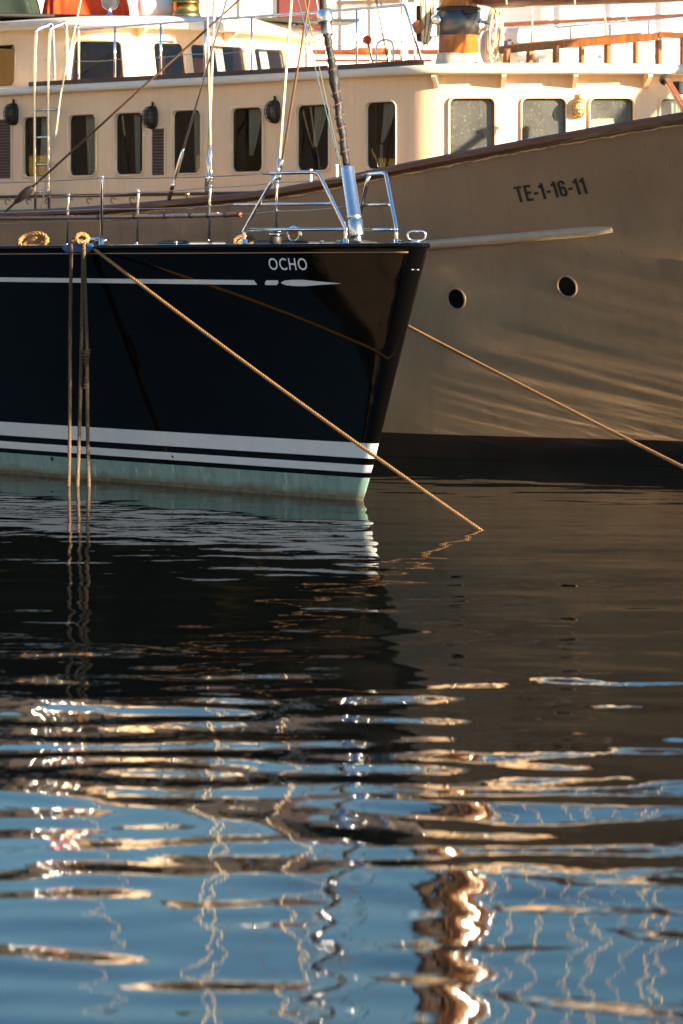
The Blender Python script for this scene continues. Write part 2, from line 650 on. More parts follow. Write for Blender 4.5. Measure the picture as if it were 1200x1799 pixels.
def hull_band(name, z0, z1, m, nz=2, smooth=True, top=None):
    nq = 72
    v, f = [], []
    qs = [(i / (nq - 1)) ** 2.2 for i in range(nq)]
    for side in (-1, 1):
        base = len(v)
        for j in range(nz + 1):
            for q in qs:
                # the upper edge may follow the sheer
                s_end = 10.5
                zz = z0 + (z1 - z0) * j / nz
                s = stem_s(zz) + (s_end - stem_s(zz)) * q
                if top:
                    zt = top(s)
                    zz = z0 + (zt - z0) * j / nz
                    s = stem_s(zz) + (s_end - stem_s(zz)) * q
                v.append(hullA(s, zz, 0, side))
        for j in range(nz):
            for i in range(nq - 1):
                a = base + j * nq + i
                q = (a, a + 1, a + nq + 1, a + nq)
                f.append(q if side > 0 else q[::-1])
    # close the stern
    n1 = (nz + 1) * nq
    for j in range(nz):
        a, b = j * nq + nq - 1, n1 + j * nq + nq - 1
        f.append((a, a + nq, b + nq, b))
    return link(name, v, f, m, YA, smooth)


hull_band('topside', 0.442, 1.9, M['black'], 22, top=lambda s: ZS(s))
hull_band('boot_stripe', 0.327, 0.442, M['stripe'], 3)
hull_band('stripe_gap', 0.276, 0.327, M['black'], 1)
hull_band('boot_stripe', 0.216, 0.276, M['stripe'], 2)
hull_band('stripe_gap', 0.178, 0.216, M['black'], 1)
hull_band('bottom_paint', 0.030, 0.178, M['antifoul'], 3)
hull_band('slime_line', -0.7, 0.030, M['slime'], 8)

# deck with a little camber
v, f = [], []
nd = 40
for i in range(nd):
    s = 10.5 * i / (nd - 1)
    for k in range(9):
        t = -1 + k / 4
        p = hullA(max(s, 0.001), ZS(s), -0.01, 1)
        v.append((-s, p.y * t, ZS(s) - 0.012 + 0.03 * (1 - t * t)))
for i in range(nd - 1):
    for k in range(8):
        a = i * 9 + k
        f.append((a, a + 1, a + 10, a + 9))
link('deck', v, f, M['deckblack'], YA, True)
# toe rail along both deck edges, joined round the stem head
path = [hullA(s, ZS(s), -0.004, -1) + Vector((0, 0, 0.004)) for s in np.linspace(10.4, 0.02, 60)]
path += [hullA(s, ZS(s), -0.004, 1) + Vector((0, 0, 0.004)) for s in np.linspace(0.02, 10.4, 60)]
MB().tube(path, 0.021, 8).build('toe_rail', M['black'], YA, True)
mb = MB()
for side in (-1, 1):
    mb.tube([hullA(s, ZS(s) - 0.045, 0.002, side) for s in np.linspace(10.4, 0.10, 90)], 0.0055, 6)
mb.build('toe_rail_highlight', mat('highlight_gold', (0.32, 0.20, 0.11), 0.35, 0.6), YA, True)  # gold bead stands in for light caught on the toe rail's lower edge


def patchA(name, poly, m, off=0.003, n=14, part=YA):
    """flat paint on the starboard side; poly gives upper and lower edge points as (s, z_low, z_high)"""
    v, f = [], []
    for s, a, b in poly:
        v += [hullA(s, a, off), hullA(s, b, off)]
    for i in range(len(poly) - 1):
        f.append((2 * i, 2 * i + 2, 2 * i + 3, 2 * i + 1))
    return link(name, v, f, m, part, True)


zc = 1.640
s0, s1 = sA(456, zc), 10.3
patchA('cove_stripe', [(s0 + 0.02, zc - 0.018, zc - 0.017)] + [(s, zc - 0.018, zc + 0.018) for s in np.linspace(s0 + 0.045, s1, 40)], M['stripe'])
sa, sb = sA(490, zc), sA(470, zc)
patchA('cove_stripe', [(sa, zc - 0.001, zc + 0.018), (sa + 0.02, zc - 0.018, zc + 0.018), (sb, zc - 0.018, zc + 0.018), (sb + 0.02, zc - 0.018, zc - 0.001)], M['stripe'])
sa, sb = sA(599, zc), sA(495, zc)
patchA('cove_arrow', [(sa + (sb - sa) * t, zc - h, zc + h) for t, h in ((0, 0.001), (.18, .007), (.4, .015), (.62, .024), (.8, .023), (.93, .018), (1.0, .004))], M['stripe'])


def text_mesh(body, bold=0.0, spacing=1.0):
    cu = bpy.data.curves.new('lettering', 'FONT')
    cu.body = body
    cu.size = 1.0
    cu.offset = bold
    cu.space_character = spacing
    cu.resolution_u = 6
    tmp = bpy.data.objects.new('lettering', cu)
    COL.objects.link(tmp)
    bpy.context.view_layer.update()
    dg = bpy.context.evaluated_depsgraph_get()
    me = bpy.data.meshes.new_from_object(tmp.evaluated_get(dg))
    bpy.data.objects.remove(tmp)
    vs = [v.co.copy() for v in me.vertices]
    fs = [tuple(p.vertices) for p in me.polygons]
    bpy.data.meshes.remove(me)
    x0, x1 = min(v.x for v in vs), max(v.x for v in vs)
    y0, y1 = min(v.y for v in vs), max(v.y for v in vs)
    return [((v.x - x0) / (x1 - x0), (v.y - y0) / (y1 - y0)) for v in vs], fs


uv, fs = text_mesh('OCHO', 0.006, 1.12)
sl, sr = sA(472, 1.78), sA(540, 1.78)
link('name_lettering', [hullA(sl + (sr - sl) * u, 1.737 + 0.091 * w, 0.003) for u, w in uv], fs, M['letter'], YA)


def deckA(s, side, inb=0.05, h=0.0):
    p = hullA(s, ZS(s), -inb, side)
    p.z += h
    return p


# bow pulpit: two bent stainless frames
PS = [sA(602), sA(548), sA(482), sA(425)]
def railpt(s, side, z):
    p = deckA(s, side)
    p.z = z
    return p
for side in (-1, 1):
    f0, f1, f2, f3 = PS
    mb = MB()
    main = [railpt(f0, side, 1.90), railpt(f0, side, 2.03), railpt(f0 + 0.012, side, 2.07), railpt(f1 - 0.05, side, 2.43),
            railpt(f1 - 0.015, side, 2.462), railpt(f1 + 0.05, side, 2.474), railpt(f2 + 0.06, side, 2.472)]
    mb.tube(spline(main, 5), 0.0155, 10)
    rear = [railpt(f3, side, 1.90), railpt(f3, side, 2.02), railpt(f3 - 0.012, side, 2.06), railpt(f2 + 0.01, side, 2.462)]
    mb.tube(spline(rear, 5), 0.0155, 10)
    fm = f0 + (f1 - f0) * 0.48
    mb.tube([railpt(fm, side, 2.237), railpt(f3 + 0.10, side, 2.235)], 0.0125, 8)
    mb.tube([railpt(f0, side, 2.044), railpt(f3, side, 2.042)], 0.0135, 8)
    for s in (f0, f3):
        p = deckA(s, side)
        mb.lathe([(0.034, 0), (0.034, 0.008), (0.022, 0.014), (0.021, 0.055), (0.016, 0.06)], Matrix.Translation(p), 14)
    mb.build('pulpit', M['steel'], YA, True)
# stanchions and their feet
ST = {-1: [sA(174), 5.4, 7.8], 1: [sA(492, 1.9, 1), sA(375, 1.9, 1), sA(250, 1.9, 1), sA(127, 1.9, 1)]}
for side in (-1, 1):
    for s in ST[side]:
        p = deckA(s, side)
        q = p + Vector((0.07 if side < 0 else -0.02, side * 0.035, 0.565))
        mb = MB()
        mb.tube([p, p.lerp(q, 0.93), q], [0.0135, 0.0125, 0.012], 10)
        mb.lathe([(0.04, 0), (0.04, 0.01), (0.022, 0.02), (0.02, 0.07), (0.015, 0.075)], Matrix.Translation(p), 12)
        mb.lathe([(0.0, -0.012), (0.016, -0.008), (0.018, 0), (0.016, 0.008), (0.0, 0.012)], Matrix.Translation(q), 10, False)
        mb.build('stanchion', M['steel'], YA, True)


def stp(side, s, h):
    p = deckA(s, side)
    return p + Vector(((0.07 if side < 0 else -0.02) * h / 0.565, side * 0.035 * h / 0.565, h))


for side in (-1, 1):
    for h, s_end, z_end in ((0.555, PS[2] + 0.06, 2.47), (0.31, PS[3] + 0.1, 2.235)):
        pts = [railpt(s_end, side, z_end)] + [stp(side, s, h) for s in ST[side]] + [stp(side, 10.2, h)]
        out = []
        for a, b in zip(pts, pts[1:]):
            for k in range(6):
                t = k / 6
                out.append(a.lerp(b, t) - Vector((0, 0, 0.012 * 4 * t * (1 - t))))
        mb = MB().tube(out + [pts[-1]], 0.0045, 6)
        mb.tube([pts[0], pts[0].lerp(pts[1], 0.045)], [0.011, 0.008], 8)
        mb.build('lifeline', M['wire'], YA, True)

# furled forestay
def stay(h):
    return Vector((-0.85 - 0.255 * h, 0, 1.93 + h))
sd = (stay(1) - stay(0)).normalized()
mb = MB()
mb.lathe([(0.030, 0.0), (0.030, 0.07)], axis_matrix(stay(0.0), sd), 16)
mb.lathe([(0.052, 0.06), (0.056, 0.07), (0.056, 0.19), (0.053, 0.192), (0.053, 0.20), (0.056, 0.203), (0.056, 0.225), (0.052, 0.23),
          (0.051, 0.60), (0.046, 0.61), (0.03, 0.615)], axis_matrix(stay(0.0), sd), 28)
drum = mb.build('furler_drum', M['alu'], YA, True)
mb = MB()
hs = list(np.arange(0.60, 13.5, 0.035))
mb.tube([stay(h) + Vector((0.004 * math.sin(h * 31), 0.004 * math.cos(h * 23), 0)) for h in hs],
        [0.029 + 0.002 * math.sin(h * 37) + 0.0022 * math.sin(h * 91) + (0.010 if 1.2 < h < 1.35 else 0) for h in hs], 12)
mb.build('furled_sail', M['sail_black'], YA, True)
mb = MB()
lash = [stay(h) + Vector((0.038 * math.cos(h * 70), 0.038 * math.sin(h * 70), 0)) for h in np.arange(0.66, 1.55, 0.006)]
mb.tube(lash, 0.0035, 5)
mb.build('sail_lashing', M['rope_brown'], YA, True)
mb = MB()
mb.lathe([(0.04, 0), (0.044, 0.01), (0.044, 0.09), (0.058, 0.10), (0.062, 0.11), (0.062, 0.19), (0.056, 0.2), (0.03, 0.205)], axis_matrix(stay(1.60), sd), 24)
mb.tube([stay(1.62) + Vector((-0.03, -0.05, 0.0)) + Vector((0, 0.02 * math.cos(a) - 0.02, 0.03 * math.sin(a) - 0.05)) for a in np.linspace(0, 6.28, 14)], 0.006, 6)
mb.build('halyard_swivel', M['alu'], YA, True)
mb = MB()
mb.box((-0.96, -0.09, 1.925), (-0.72, 0.09, 1.955), bev=0.01)
mb.lathe([(0.11, 0.0), (0.12, 0.01), (0.12, 0.028), (0.10, 0.034)], Matrix.Translation((-0.90, 0, 1.93)), 24)
mb.build('stay_chainplate', M['iron'], YA)
# thin furling and halyard lines beside the stay
for i, (pxa, pya, pxb, pyb, mname) in enumerate(((603, 318, 524, 0, 'lineblue'), (606, 326, 535, 0, 'linegreen'), (609, 300, 556, 0, 'linewhite'))):
    if mname not in M:
        c = {'lineblue': (0.03, 0.10, 0.15), 'linegreen': (0.11, 0.12, 0.06), 'linewhite': (0.45, 0.40, 0.33)}[mname]
        M[mname] = mat(mname, c, 0.7)
    a, b = at(pxa, pya, 23.35 + 0.05 * i), at(pxb, pyb, 23.9 + 0.05 * i)
    top = a + (b - a) * 4.5
    MB().tube([FA.l(a), FA.l(b), FA.l(top)], 0.0034 if i < 2 else 0.005, 6).build('furling_line', M[mname], YA, True)
# deck gear
mb = MB()
ring = [Vector((0, 0.068 * math.copysign(abs(math.cos(a)) ** 0.6, math.cos(a)), 0.034 * math.copysign(abs(math.sin(a)) ** 0.7, math.sin(a)))) for a in np.linspace(0, 2 * math.pi, 33)[:-1]]
rm = Matrix.Translation((-0.105, -0.005, 1.995)) @ Matrix.Rotation(R(-20), 4, 'Z')
mb.tube([rm @ p for p in ring], 0.0085, 8, close=True)
mb.lathe([(0.05, -0.055), (0.05, -0.048), (0.02, -0.04), (0.045, -0.036), (0.03, -0.028)], rm, 16)
mb.build('bow_eye', M['steel'], YA, True)
def hatch(s0_, s1_, w, y):
    mb = MB()
    mb.box((-s1_, y - w, 1.91), (-s0_, y + w, 1.955), bev=0.012)
    o = mb.build('deck_hatch', M['deckblack'], YA)
    MB().box((-s1_ + 0.03, y - w + 0.03, 1.955), (-s0_ - 0.03, y + w - 0.03, 1.961)).build('hatch_glass', M['portglass'], o)
hatch(1.35, 1.95, 0.22, -0.02)
hatch(2.45, 2.85, 0.2, -0.35)
pv = FA.l(FA.w(deckA(sA(466), -1, 0.12)))
mb = MB().lathe([(0.048, 0), (0.048, 0.075), (0.042, 0.085)], Matrix.Translation(pv), 20)
o = mb.build('vent_base', M['iron'], YA, True)
MB().lathe([(0.03, 0.085), (0.05, 0.085), (0.05, 0.105), (0.032, 0.105), (0.03, 0.085)], Matrix.Translation(pv), 20, False).build('vent_ring', M['steel'], o, True)
for px in (697, 560, 590, 305):
    p = deckA(sA(px), -1, 0.05)
    mb = MB().lathe([(0.02, 0), (0.02, 0.012), (0.012, 0.018), (0.012, 0.035), (0.018, 0.04), (0.01, 0.048)], Matrix.Translation(p), 12)
    mb.build('deck_fitting', M['steel'], YA, True)
# two small bolts on the stem
for dz in (0.0,):
    for side, qq in ((-1, 0.03), (-1, 0.008)):
        z = 1.745
        p = hullA(stem_s(z) + qq, z, 0.0, side)
        MB().lathe([(0.008, -0.004), (0.008, 0.004), (0.005, 0.007)], axis_matrix(p, (0.5, -0.8, 0)), 10).build('stem_bolt', M['steel'], YA, True)
# skin fittings near the waterline
p = hullA(sA(92, 0.16), 0.155, 0.0)
MB().lathe([(0.016, -0.005), (0.018, 0.006), (0.011, 0.008), (0.010, 0.0)], axis_matrix(p, (0.3, -1, -0.1)), 14).build('skin_fitting', M['iron'], YA, True)
p = hullA(sA(303, 0.25), 0.245, 0.0)
MB().lathe([(0.009, -0.004), (0.010, 0.004), (0.006, 0.006)], axis_matrix(p, (0.3, -1, -0.1)), 12).build('skin_fitting', M['iron'], YA, True)
# fairlead with its blue chafe pad
sf = sA(150)
pf = deckA(sf, -1, 0.0)
v, f = [], []
prof = [(-0.03, 0.02), (-0.005, 0.035), (0.024, 0.028), (0.030, 0.0), (0.028, -0.035)]
for i in range(9):
    s = sf + 0.13 - 0.34 * i / 8 + 0.06
    e = 1.0 if 0 < i < 8 else 0.2
    for o_, h in prof:
        p = hullA(s, ZS(s), o_, -1)
        p.z += h * e + (0.0 if i % 2 else 0.004)
        v.append(p)
for i in range(8):
    for k in range(4):
        a = i * 5 + k
        f.append((a, a + 1, a + 6, a + 5))
link('chafe_pad', v, f, M['bluepad'], YA, True)
mb = MB()
for k in (-1, 1):
    p = deckA(sf + 0.05 * k, -1, 0.1)
    mb.lathe([(0.018, 0), (0.016, 0.05), (0.024, 0.056), (0.02, 0.066)], Matrix.Translation(p), 12)
mb.tube([deckA(sf - 0.15, -1, 0.1, 0.06), deckA(sf - 0.08, -1, 0.1, 0.066), deckA(sf + 0.08, -1, 0.1, 0.066), deckA(sf + 0.15, -1, 0.1, 0.06)], [0.008, 0.016, 0.016, 0.008], 10)
mb.build('mooring_cleat', M['steel'], YA, True)

# pole lashed along the far lifelines
sp0, sp1 = sA(440, 2.0, 1), 10.0
pp = []
for s in np.linspace(sp0, sp1, 14):
    q = deckA(s, 1, 0.075)
    q.z = 2.187
    pp.append(q)
root = empty('boat_pole', FA.w(pp[0]), R(-55))
tag(root, 'long brown varnished pole lashed along the far lifelines of the black yacht', 'pole')
loc = [FA.M.to_3x3().inverted() @ (FA.w(p) - FA.w(pp[0])) for p in pp]
MB().tube(loc, 0.021, 12).build('shaft', wood_mat('pole_varnish', (0.24, 0.09, 0.03), (0.05, 0.02, 0.01), 0.25, (5, 20, 20)), root, True)
mb = MB()
for t in (0.004, 0.06, 0.13, 0.20, 0.3, 0.42, 0.55):
    i = t * (len(loc) - 1)
    p = loc[int(i)].lerp(loc[min(int(i) + 1, len(loc) - 1)], i - int(i))
    d = (loc[-1] - loc[0]).normalized()
    MB().lathe([(0.022, -0.02), (0.025, -0.016), (0.025, 0.016), (0.022, 0.02)], axis_matrix(p, d), 12).build('binding', M['iron'], root, True)


# ------------------------------------------------------------------ mooring ropes
def rope_obj(name, pts, r, m, label, cat, group=None, sag=0.0, **kw):
    pts = [Vector(p) for p in pts]
    if sag:
        out = []
        a, b = pts[0], pts[-1]
        for k in range(25):
            t = k / 24
            out.append(a.lerp(b, t) - Vector((0, 0, sag * 4 * t * (1 - t))))
        pts = out
    o0 = pts[0].copy()
    mb = MB().rope([p - o0 for p in pts], r, **kw)
    o = mb.build(name, m, None, True)
    o.location = o0
    return tag(o, label, cat, group)


wf = FA.w(hullA(sf, ZS(sf), 0.0, -1)) + Vector((0, 0, 0.045))
end = at(846, 931, 20.82)
rope_obj('mooring_rope', [wf + Vector((0.03, 0, 0)), end + (end - wf) * 0.05], 0.0135, M['rope'],
         'tan laid mooring rope running from the black yacht down into the water at right', 'rope', sag=0.035)
a = FA.w(deckA(4.1, 1, 0.0)) + Vector((0, 0, 0.03))
b = at(1200, 815, 21.0)
rope_obj('mooring_rope', [a, b + (b - a) * 0.30], 0.0130, M['rope'],
         'tan mooring rope behind the black bow slanting down past the cream hull', 'rope', sag=0.03)
hang = []
for i, (px, pxb, yb, m) in enumerate(((126, 121, 858, 'rope_wet'), (147, 136, 858, 'rope_wet'), (149, 157, 858, 'rope_wet'))):
    top = wf + Vector(((px - 150) / FPX * 24.6 + 0.0, 0.02 - 0.005 * i, 0.0))
    top.x = (px - 600) / FPX * (wf.y - 0.05)
    out_y = wf.y - 0.055 - 0.012 * i
    bot = Vector(((pxb - 600) / FPX * out_y, out_y - 0.02, -0.06))
    inb = top + Vector((0.07, 0.13, -0.005))
    pts = [inb, top + Vector((0.01, 0.02, 0.025)), Vector((top.x - 0.005, out_y + 0.01, top.z - 0.02)), Vector((top.x - 0.003, out_y, top.z - 0.08)),
           Vector((top.x * 0.7 + bot.x * 0.3 + 0.006 * (i - 1), out_y, top.z * 0.6)), Vector((top.x * 0.35 + bot.x * 0.65, out_y - 0.005, 0.45)), bot]
    lab = ['leftmost tan rope hanging straight down the black hull into the water',
           'middle tan rope hanging down the black hull beside the knotted one',
           'tan rope with a lashed knot hanging rightmost down the black hull'][i]
    r_ = 0.0155 if i else 0.0145
    o = rope_obj('hanging_rope', spline(pts, 10), r_, M['rope_wet'], lab, 'rope', 'ropes hanging down the black hull')
    if i == 2:
        # the splice half way down
        c = Vector((top.x * 0.6 + bot.x * 0.4, out_y - 0.01, 0.92))
        mb = MB()
        kp = [c + Vector((0.028 * math.cos(t * 9) * (1 - 0.2 * t), -0.004 + 0.024 * math.sin(t * 9), 0.17 - 0.036 * t)) - o.location for t in np.linspace(0, 8.5, 120)]
        mb.rope(kp, 0.0085)
        mb.build('lashing', M['rope_wet'], o, True)
# bight over the fairlead and the coil further aft
def coil(name, c, r, turns, rr, label, group=None, flat=0.55, ang=0.0, m='rope'):
    pts = []
    for t in np.linspace(0, 1, int(44 * turns)):
        a = 2 * math.pi * turns * t
        q = r * (1.0 - 0.42 * t)
        pts.append(Vector((q * math.cos(a) + 0.25 * r * math.sin(2.3 * t), 0.55 * q * math.sin(a) + 0.3 * r * (t - .5), rr + max(0.0, flat * q * (0.75 + math.sin(a + 0.9 * t)) * (1 - .3 * t)))))
    mb = MB().rope(pts, rr)
    o = mb.build(name, M[m], None, True)
    o.location = c
    o.rotation_euler = (0, 0, ang)
    return tag(o, label, 'rope', group)


p = FA.w(deckA(sA(42), -1, 0.10)) + Vector((0, 0, -0.005))
coil('rope_coil', p, 0.125, 2.2, 0.019, 'golden coiled rope heap on the deck edge at far left of the black yacht')
p = FA.w(deckA(sA(390), -1, 0.22)) + Vector((0, 0, 0.0))
coil('rope_coil', p, 0.085, 2.5, 0.015, 'small dark rope coil lying on deck just left of the pulpit', m='rope_brown')
kp = []
for t in np.linspace(0, 1, 60):
    a = t * 2 * math.pi * 2.3
    kp.append(wf + Vector((0.045 * math.cos(a) - 0.01 + 0.02 * t, -0.03 + 0.05 * math.sin(a * 0.5), 0.02 + 0.036 * math.sin(a) + 0.02 * t)))
o0 = kp[0].copy()
o = MB().rope([q - o0 for q in kp], 0.0175).build('rope_knot', M['rope'], None, True)
o.location = o0
tag(o, 'thick tan knot wrapped over the fairlead where the mooring ropes meet', 'rope')

# ------------------------------------------------------------------ cream motor yacht
BLOC = (1.906, 30.365, 0.0)
BROT = R(-44)
FB = Frame(BLOC, BROT)
YB = empty('motor_yacht', BLOC, BROT)
tag(YB, 'large cream motor yacht with wooden cap rail and lettering TE-1-16-11 behind the black yacht', 'boat')

SHB = curve1([-13, -8, -4.67, -1.12, .24, .82, 2.32, 4.2, 7, 10, 13], [2.30, 2.24, 2.236, 2.37, 2.506, 2.585, 2.771, 2.975, 3.25, 3.50, 3.70])
HBS = curve1([-13, -8, -4, .8, 4.2, 6, 8, 10, 12, 13], [2.6, 2.85, 2.95, 3.0, 3.05, 2.95, 2.6, 1.9, .9, .02])
HBW = curve1([-13, -8, -4, -1, .65, 3.4, 5, 7, 9, 10.8, 13], [2.3, 2.7, 2.85, 2.88, 2.76, 2.00, 1.50, .95, .45, .02, .01])


def bootz(x):
    return 0.218 + 0.004 * (x - 0.65)


def hullB(x, z, off=0.0, side=-1):
    zb, zs = bootz(x), SHB(x)
    t = (z - zb) / (zs - zb)
    w, s = HBW(x), HBS(x)
    if t >= 0:
        h = w + (s - w) * t ** 0.86
    else:
        h = max(0.01, w - (zb - z) * 0.35)
    return Vector((x, side * (h + off), z))


def xB(px, zf, side=-1):
    """station along the cream hull seen in photograph column px; zf height or function of x"""
    best, bx = 1e9, 0
    for i in range(1500):
        x = -9 + i * 0.012
        z = zf(x) if callable(zf) else zf
        e = abs(proj(FB.w(hullB(x, z, 0, side)))[0] - px)
        if e < best:
            best, bx = e, x
    return bx


def hullB_band(name, zlo, zhi, m, nz):
    v, f = [], []
    xs = np.linspace(-13, 13, 140)
    n = len(xs)
    for side in (-1, 1):
        base = len(v)
        for j in range(nz + 1):
            for x in xs:
                a, b = zlo(x), zhi(x)
                v.append(hullB(x, a + (b - a) * j / nz, 0, side))
        for j in range(nz):
            for i in range(n - 1):
                a = base + j * n + i
                q = (a, a + 1, a + n + 1, a + n)
                f.append(q if side < 0 else q[::-1])
    n1 = (nz + 1) * n
    for j in range(nz):
        a, b = j * n, n1 + j * n
        f.append((a, a + n, b + n, b))
    return link(name, v, f, m, YB, True)


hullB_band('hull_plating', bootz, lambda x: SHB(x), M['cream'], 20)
hullB_band('bottom_paint', lambda x: -0.9, bootz, M['bootred'], 6)
# deck a little below the bulwark top
v, f = [], []
xs = np.linspace(-13, 12.6, 60)
for x in xs:
    for t in (-1, -.5, 0, .5, 1):
        v.append((x, t * max(0.0, abs(hullB(x, SHB(x) - 0.42).y) - 0.03), SHB(x) - 0.42 + 0.05 * (1 - t * t)))
for i in range(len(xs) - 1):
    for k in range(4):
        a = i * 5 + k
        f.append((a, a + 5, a + 6, a + 1))
link('deck', v, f, M['teak'], YB, True)
# wooden cap rail along both sheers
for side in (-1, 1):
    v, f = [], []
    xs = np.linspace(-13, 12.9, 150)
    prof = [(0.045, -0.045), (0.058, -0.02), (0.058, 0.018), (0.045, 0.038), (-0.11, 0.045), (-0.125, 0.03), (-0.125, -0.045)]
    for x in xs:
        for o_, h in prof:
            p = hullB(x, SHB(x), 0, side)
            p.y += side * o_
            p.z += h
            v.append(p)
    n = len(prof)
    for i in range(len(xs) - 1):
        for k in range(n):
            a, b = i * n + k, i * n + (k + 1) % n
            f.append((a, b, b + n, a + n) if side > 0 else (a, a + n, b + n, b))
    link('cap_rail', v, f, M['capwood'], YB, False)
# flaking paint bead under the rail
mb = MB()
xs = np.linspace(-12, 9, 420)
mb.tube([hullB(x, SHB(x) - 0.058 - 0.004 * math.sin(x * 17) - 0.003 * math.sin(x * 41), 0.003, -1) for x in xs], [0.006 + 0.003 * math.sin(x * 13) + 0.002 * math.sin(x * 57) for x in xs], 6)
mb.build('paint_bead', M['cabin'], YB, True)
# rubbing strake: half round bar that ends in a rounded nose
xa, xb = -1.0, xB(1076, 2.05)
za, zb_ = 1.80, 2.055
def strz(x):
    return za + (zb_ - za) * ((x - xa) / (xb - xa)) ** 1.15 if x > xa else za + (x - xa) * 0.03
pts = [hullB(x, strz(x), 0.005) for x in np.linspace(-9, xb, 90)]
rs = [0.044] * 88 + [0.040, 0.026]
MB().tube(pts, rs, 12).build('rubbing_strake', mat('pale_strake_paint', (0.46, 0.34, 0.23), 0.4, var=0.15, vscale=4), YB, True)
# portholes
def porthole(px, py, Yg):
    z = at(px, py, Yg).z
    x = xB(px, z)
    Yg = FB.w(hullB(x, z)).y
    z = at(px, py, Yg).z
    x = xB(px, z)
    p = hullB(x, z)
    tx = (hullB(x + .05, z) - hullB(x - .05, z)).normalized()
    tz = (hullB(x, z + .05) - hullB(x, z - .05)).normalized()
    nrm = tx.cross(tz).normalized()
    Mx = axis_matrix(p, nrm)
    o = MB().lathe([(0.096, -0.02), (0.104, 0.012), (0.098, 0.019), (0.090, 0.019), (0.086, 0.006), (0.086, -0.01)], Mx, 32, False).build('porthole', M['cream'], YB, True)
    MB().lathe([(0.0885, 0.004), (0.083, 0.008), (0.078, 0.0035)], Mx, 32, True).build('pane', M['portglass'], o)
for q in ((803, 525, 26.9), (998, 503, 26.0), (1224, 484, 25.3)):
    porthole(*q)
# polished hawse ring low on the bulwark, seen over the yacht's foredeck
z = 2.02
x = xB(519, z)
p = hullB(x, z)
mb = MB().lathe([(0.05, 0.02), (0.062, 0.03), (0.085, 0.022), (0.092, 0.0)], axis_matrix(p, (0.15, -1, 0)), 28, False)
o = mb.build('hawse_ring', M['steel'], YB, True)
MB().lathe([(0.0, 0.012), (0.03, 0.024), (0.055, 0.02)], axis_matrix(p, (0.15, -1, 0)), 28, False).build('hawse_plug', M['palewood'], o, True)

# registration lettering
def stroke(pts, w):
    """flat ribbon along a polyline"""
    pts = [Vector((x, y)) for x, y in pts]
    v, f = [], []
    m = len(pts)
    for i, p in enumerate(pts):
        t0 = (p - pts[i - 1]).normalized() if i else (pts[1] - p).normalized()
        t1 = (pts[i + 1] - p).normalized() if i < m - 1 else t0
        t = (t0 + t1).normalized()
        k = w / 2 / max(0.45, t.dot(t0))
        n_ = Vector((-t.y, t.x)) * k
        v += [(p.x + n_.x, p.y + n_.y), (p.x - n_.x, p.y - n_.y)]
    for i in range(m - 1):
        f.append((2 * i, 2 * i + 1, 2 * i + 3, 2 * i + 2))
    return v, f


SW = 0.155
_h = SW / 2
six = [(0.345, 0.74)] + [(0.2125 + 0.1325 * math.cos(R(a)), 0.80 + (1 - _h - 0.80) * math.sin(R(a))) for a in range(20, 181, 20)]
six += [(0.2125 + 0.1325 * math.cos(R(a)), 0.20 + (0.20 - _h) * math.sin(R(a))) for a in range(180, 361, 20)]
six += [(0.2125 + 0.1325 * math.cos(R(a)), 0.42 + (0.56 - 0.42) * math.sin(R(a))) for a in range(0, 181, 20)]
GLYPH = {'T': (0.44, [[(0, 1 - _h), (0.44, 1 - _h)], [(0.22, 1 - SW), (0.22, 0)]]),
         'E': (0.40, [[(_h, 0), (_h, 1)], [(SW, 1 - _h), (0.40, 1 - _h)], [(SW, 0.51), (0.37, 0.51)], [(SW, _h), (0.40, _h)]]),
         '-': (0.24, [[(0.0, 0.42), (0.24, 0.42)]]),
         '1': (0.27, [[(0.19, 0), (0.19, 1)], [(0.0, 0.76), (0.06, 0.78), (0.125, 0.86)]]),
         '6': (0.425, [six])}
raw, fs, cx = [], [], 0.0
for ch in 'TE-1-16-11':
    w_, strokes = GLYPH[ch]
    for st_ in strokes:
        v_, f_ = stroke(st_, SW)
        n_ = len(raw)
        raw += [(cx + x, y) for x, y in v_]
        fs += [tuple(i + n_ for i in q) for q in f_]
    cx += w_ + 0.085
uv = [(x / (cx - 0.085), y) for x, y in raw]
zl = at(912, 356, 26.45).z
x0, x1 = xB(909, 2.3), xB(1032, 2.4)
Yl, Yr = FB.w(hullB(x0, 2.3)).y, FB.w(hullB(x1, 2.4)).y
z0, z1 = at(912, 356, Yl).z, at(1030, 340, Yr).z
hh = 28.0 / FPX * (Yl + Yr) / 2
def letpt(u, w):
    x = x0 + (x1 - x0) * u - 0.02 * w
    return hullB(x, z0 + (z1 - z0) * u + hh * w, 0.004)
link('registration_lettering', [letpt(u, w) for u, w in uv], fs, mat('worn_black_letter_paint', (0.008, 0.0075, 0.007), 0.45, var=0.5, vscale=26, col2=(0.02, 0.016, 0.013)), YB)


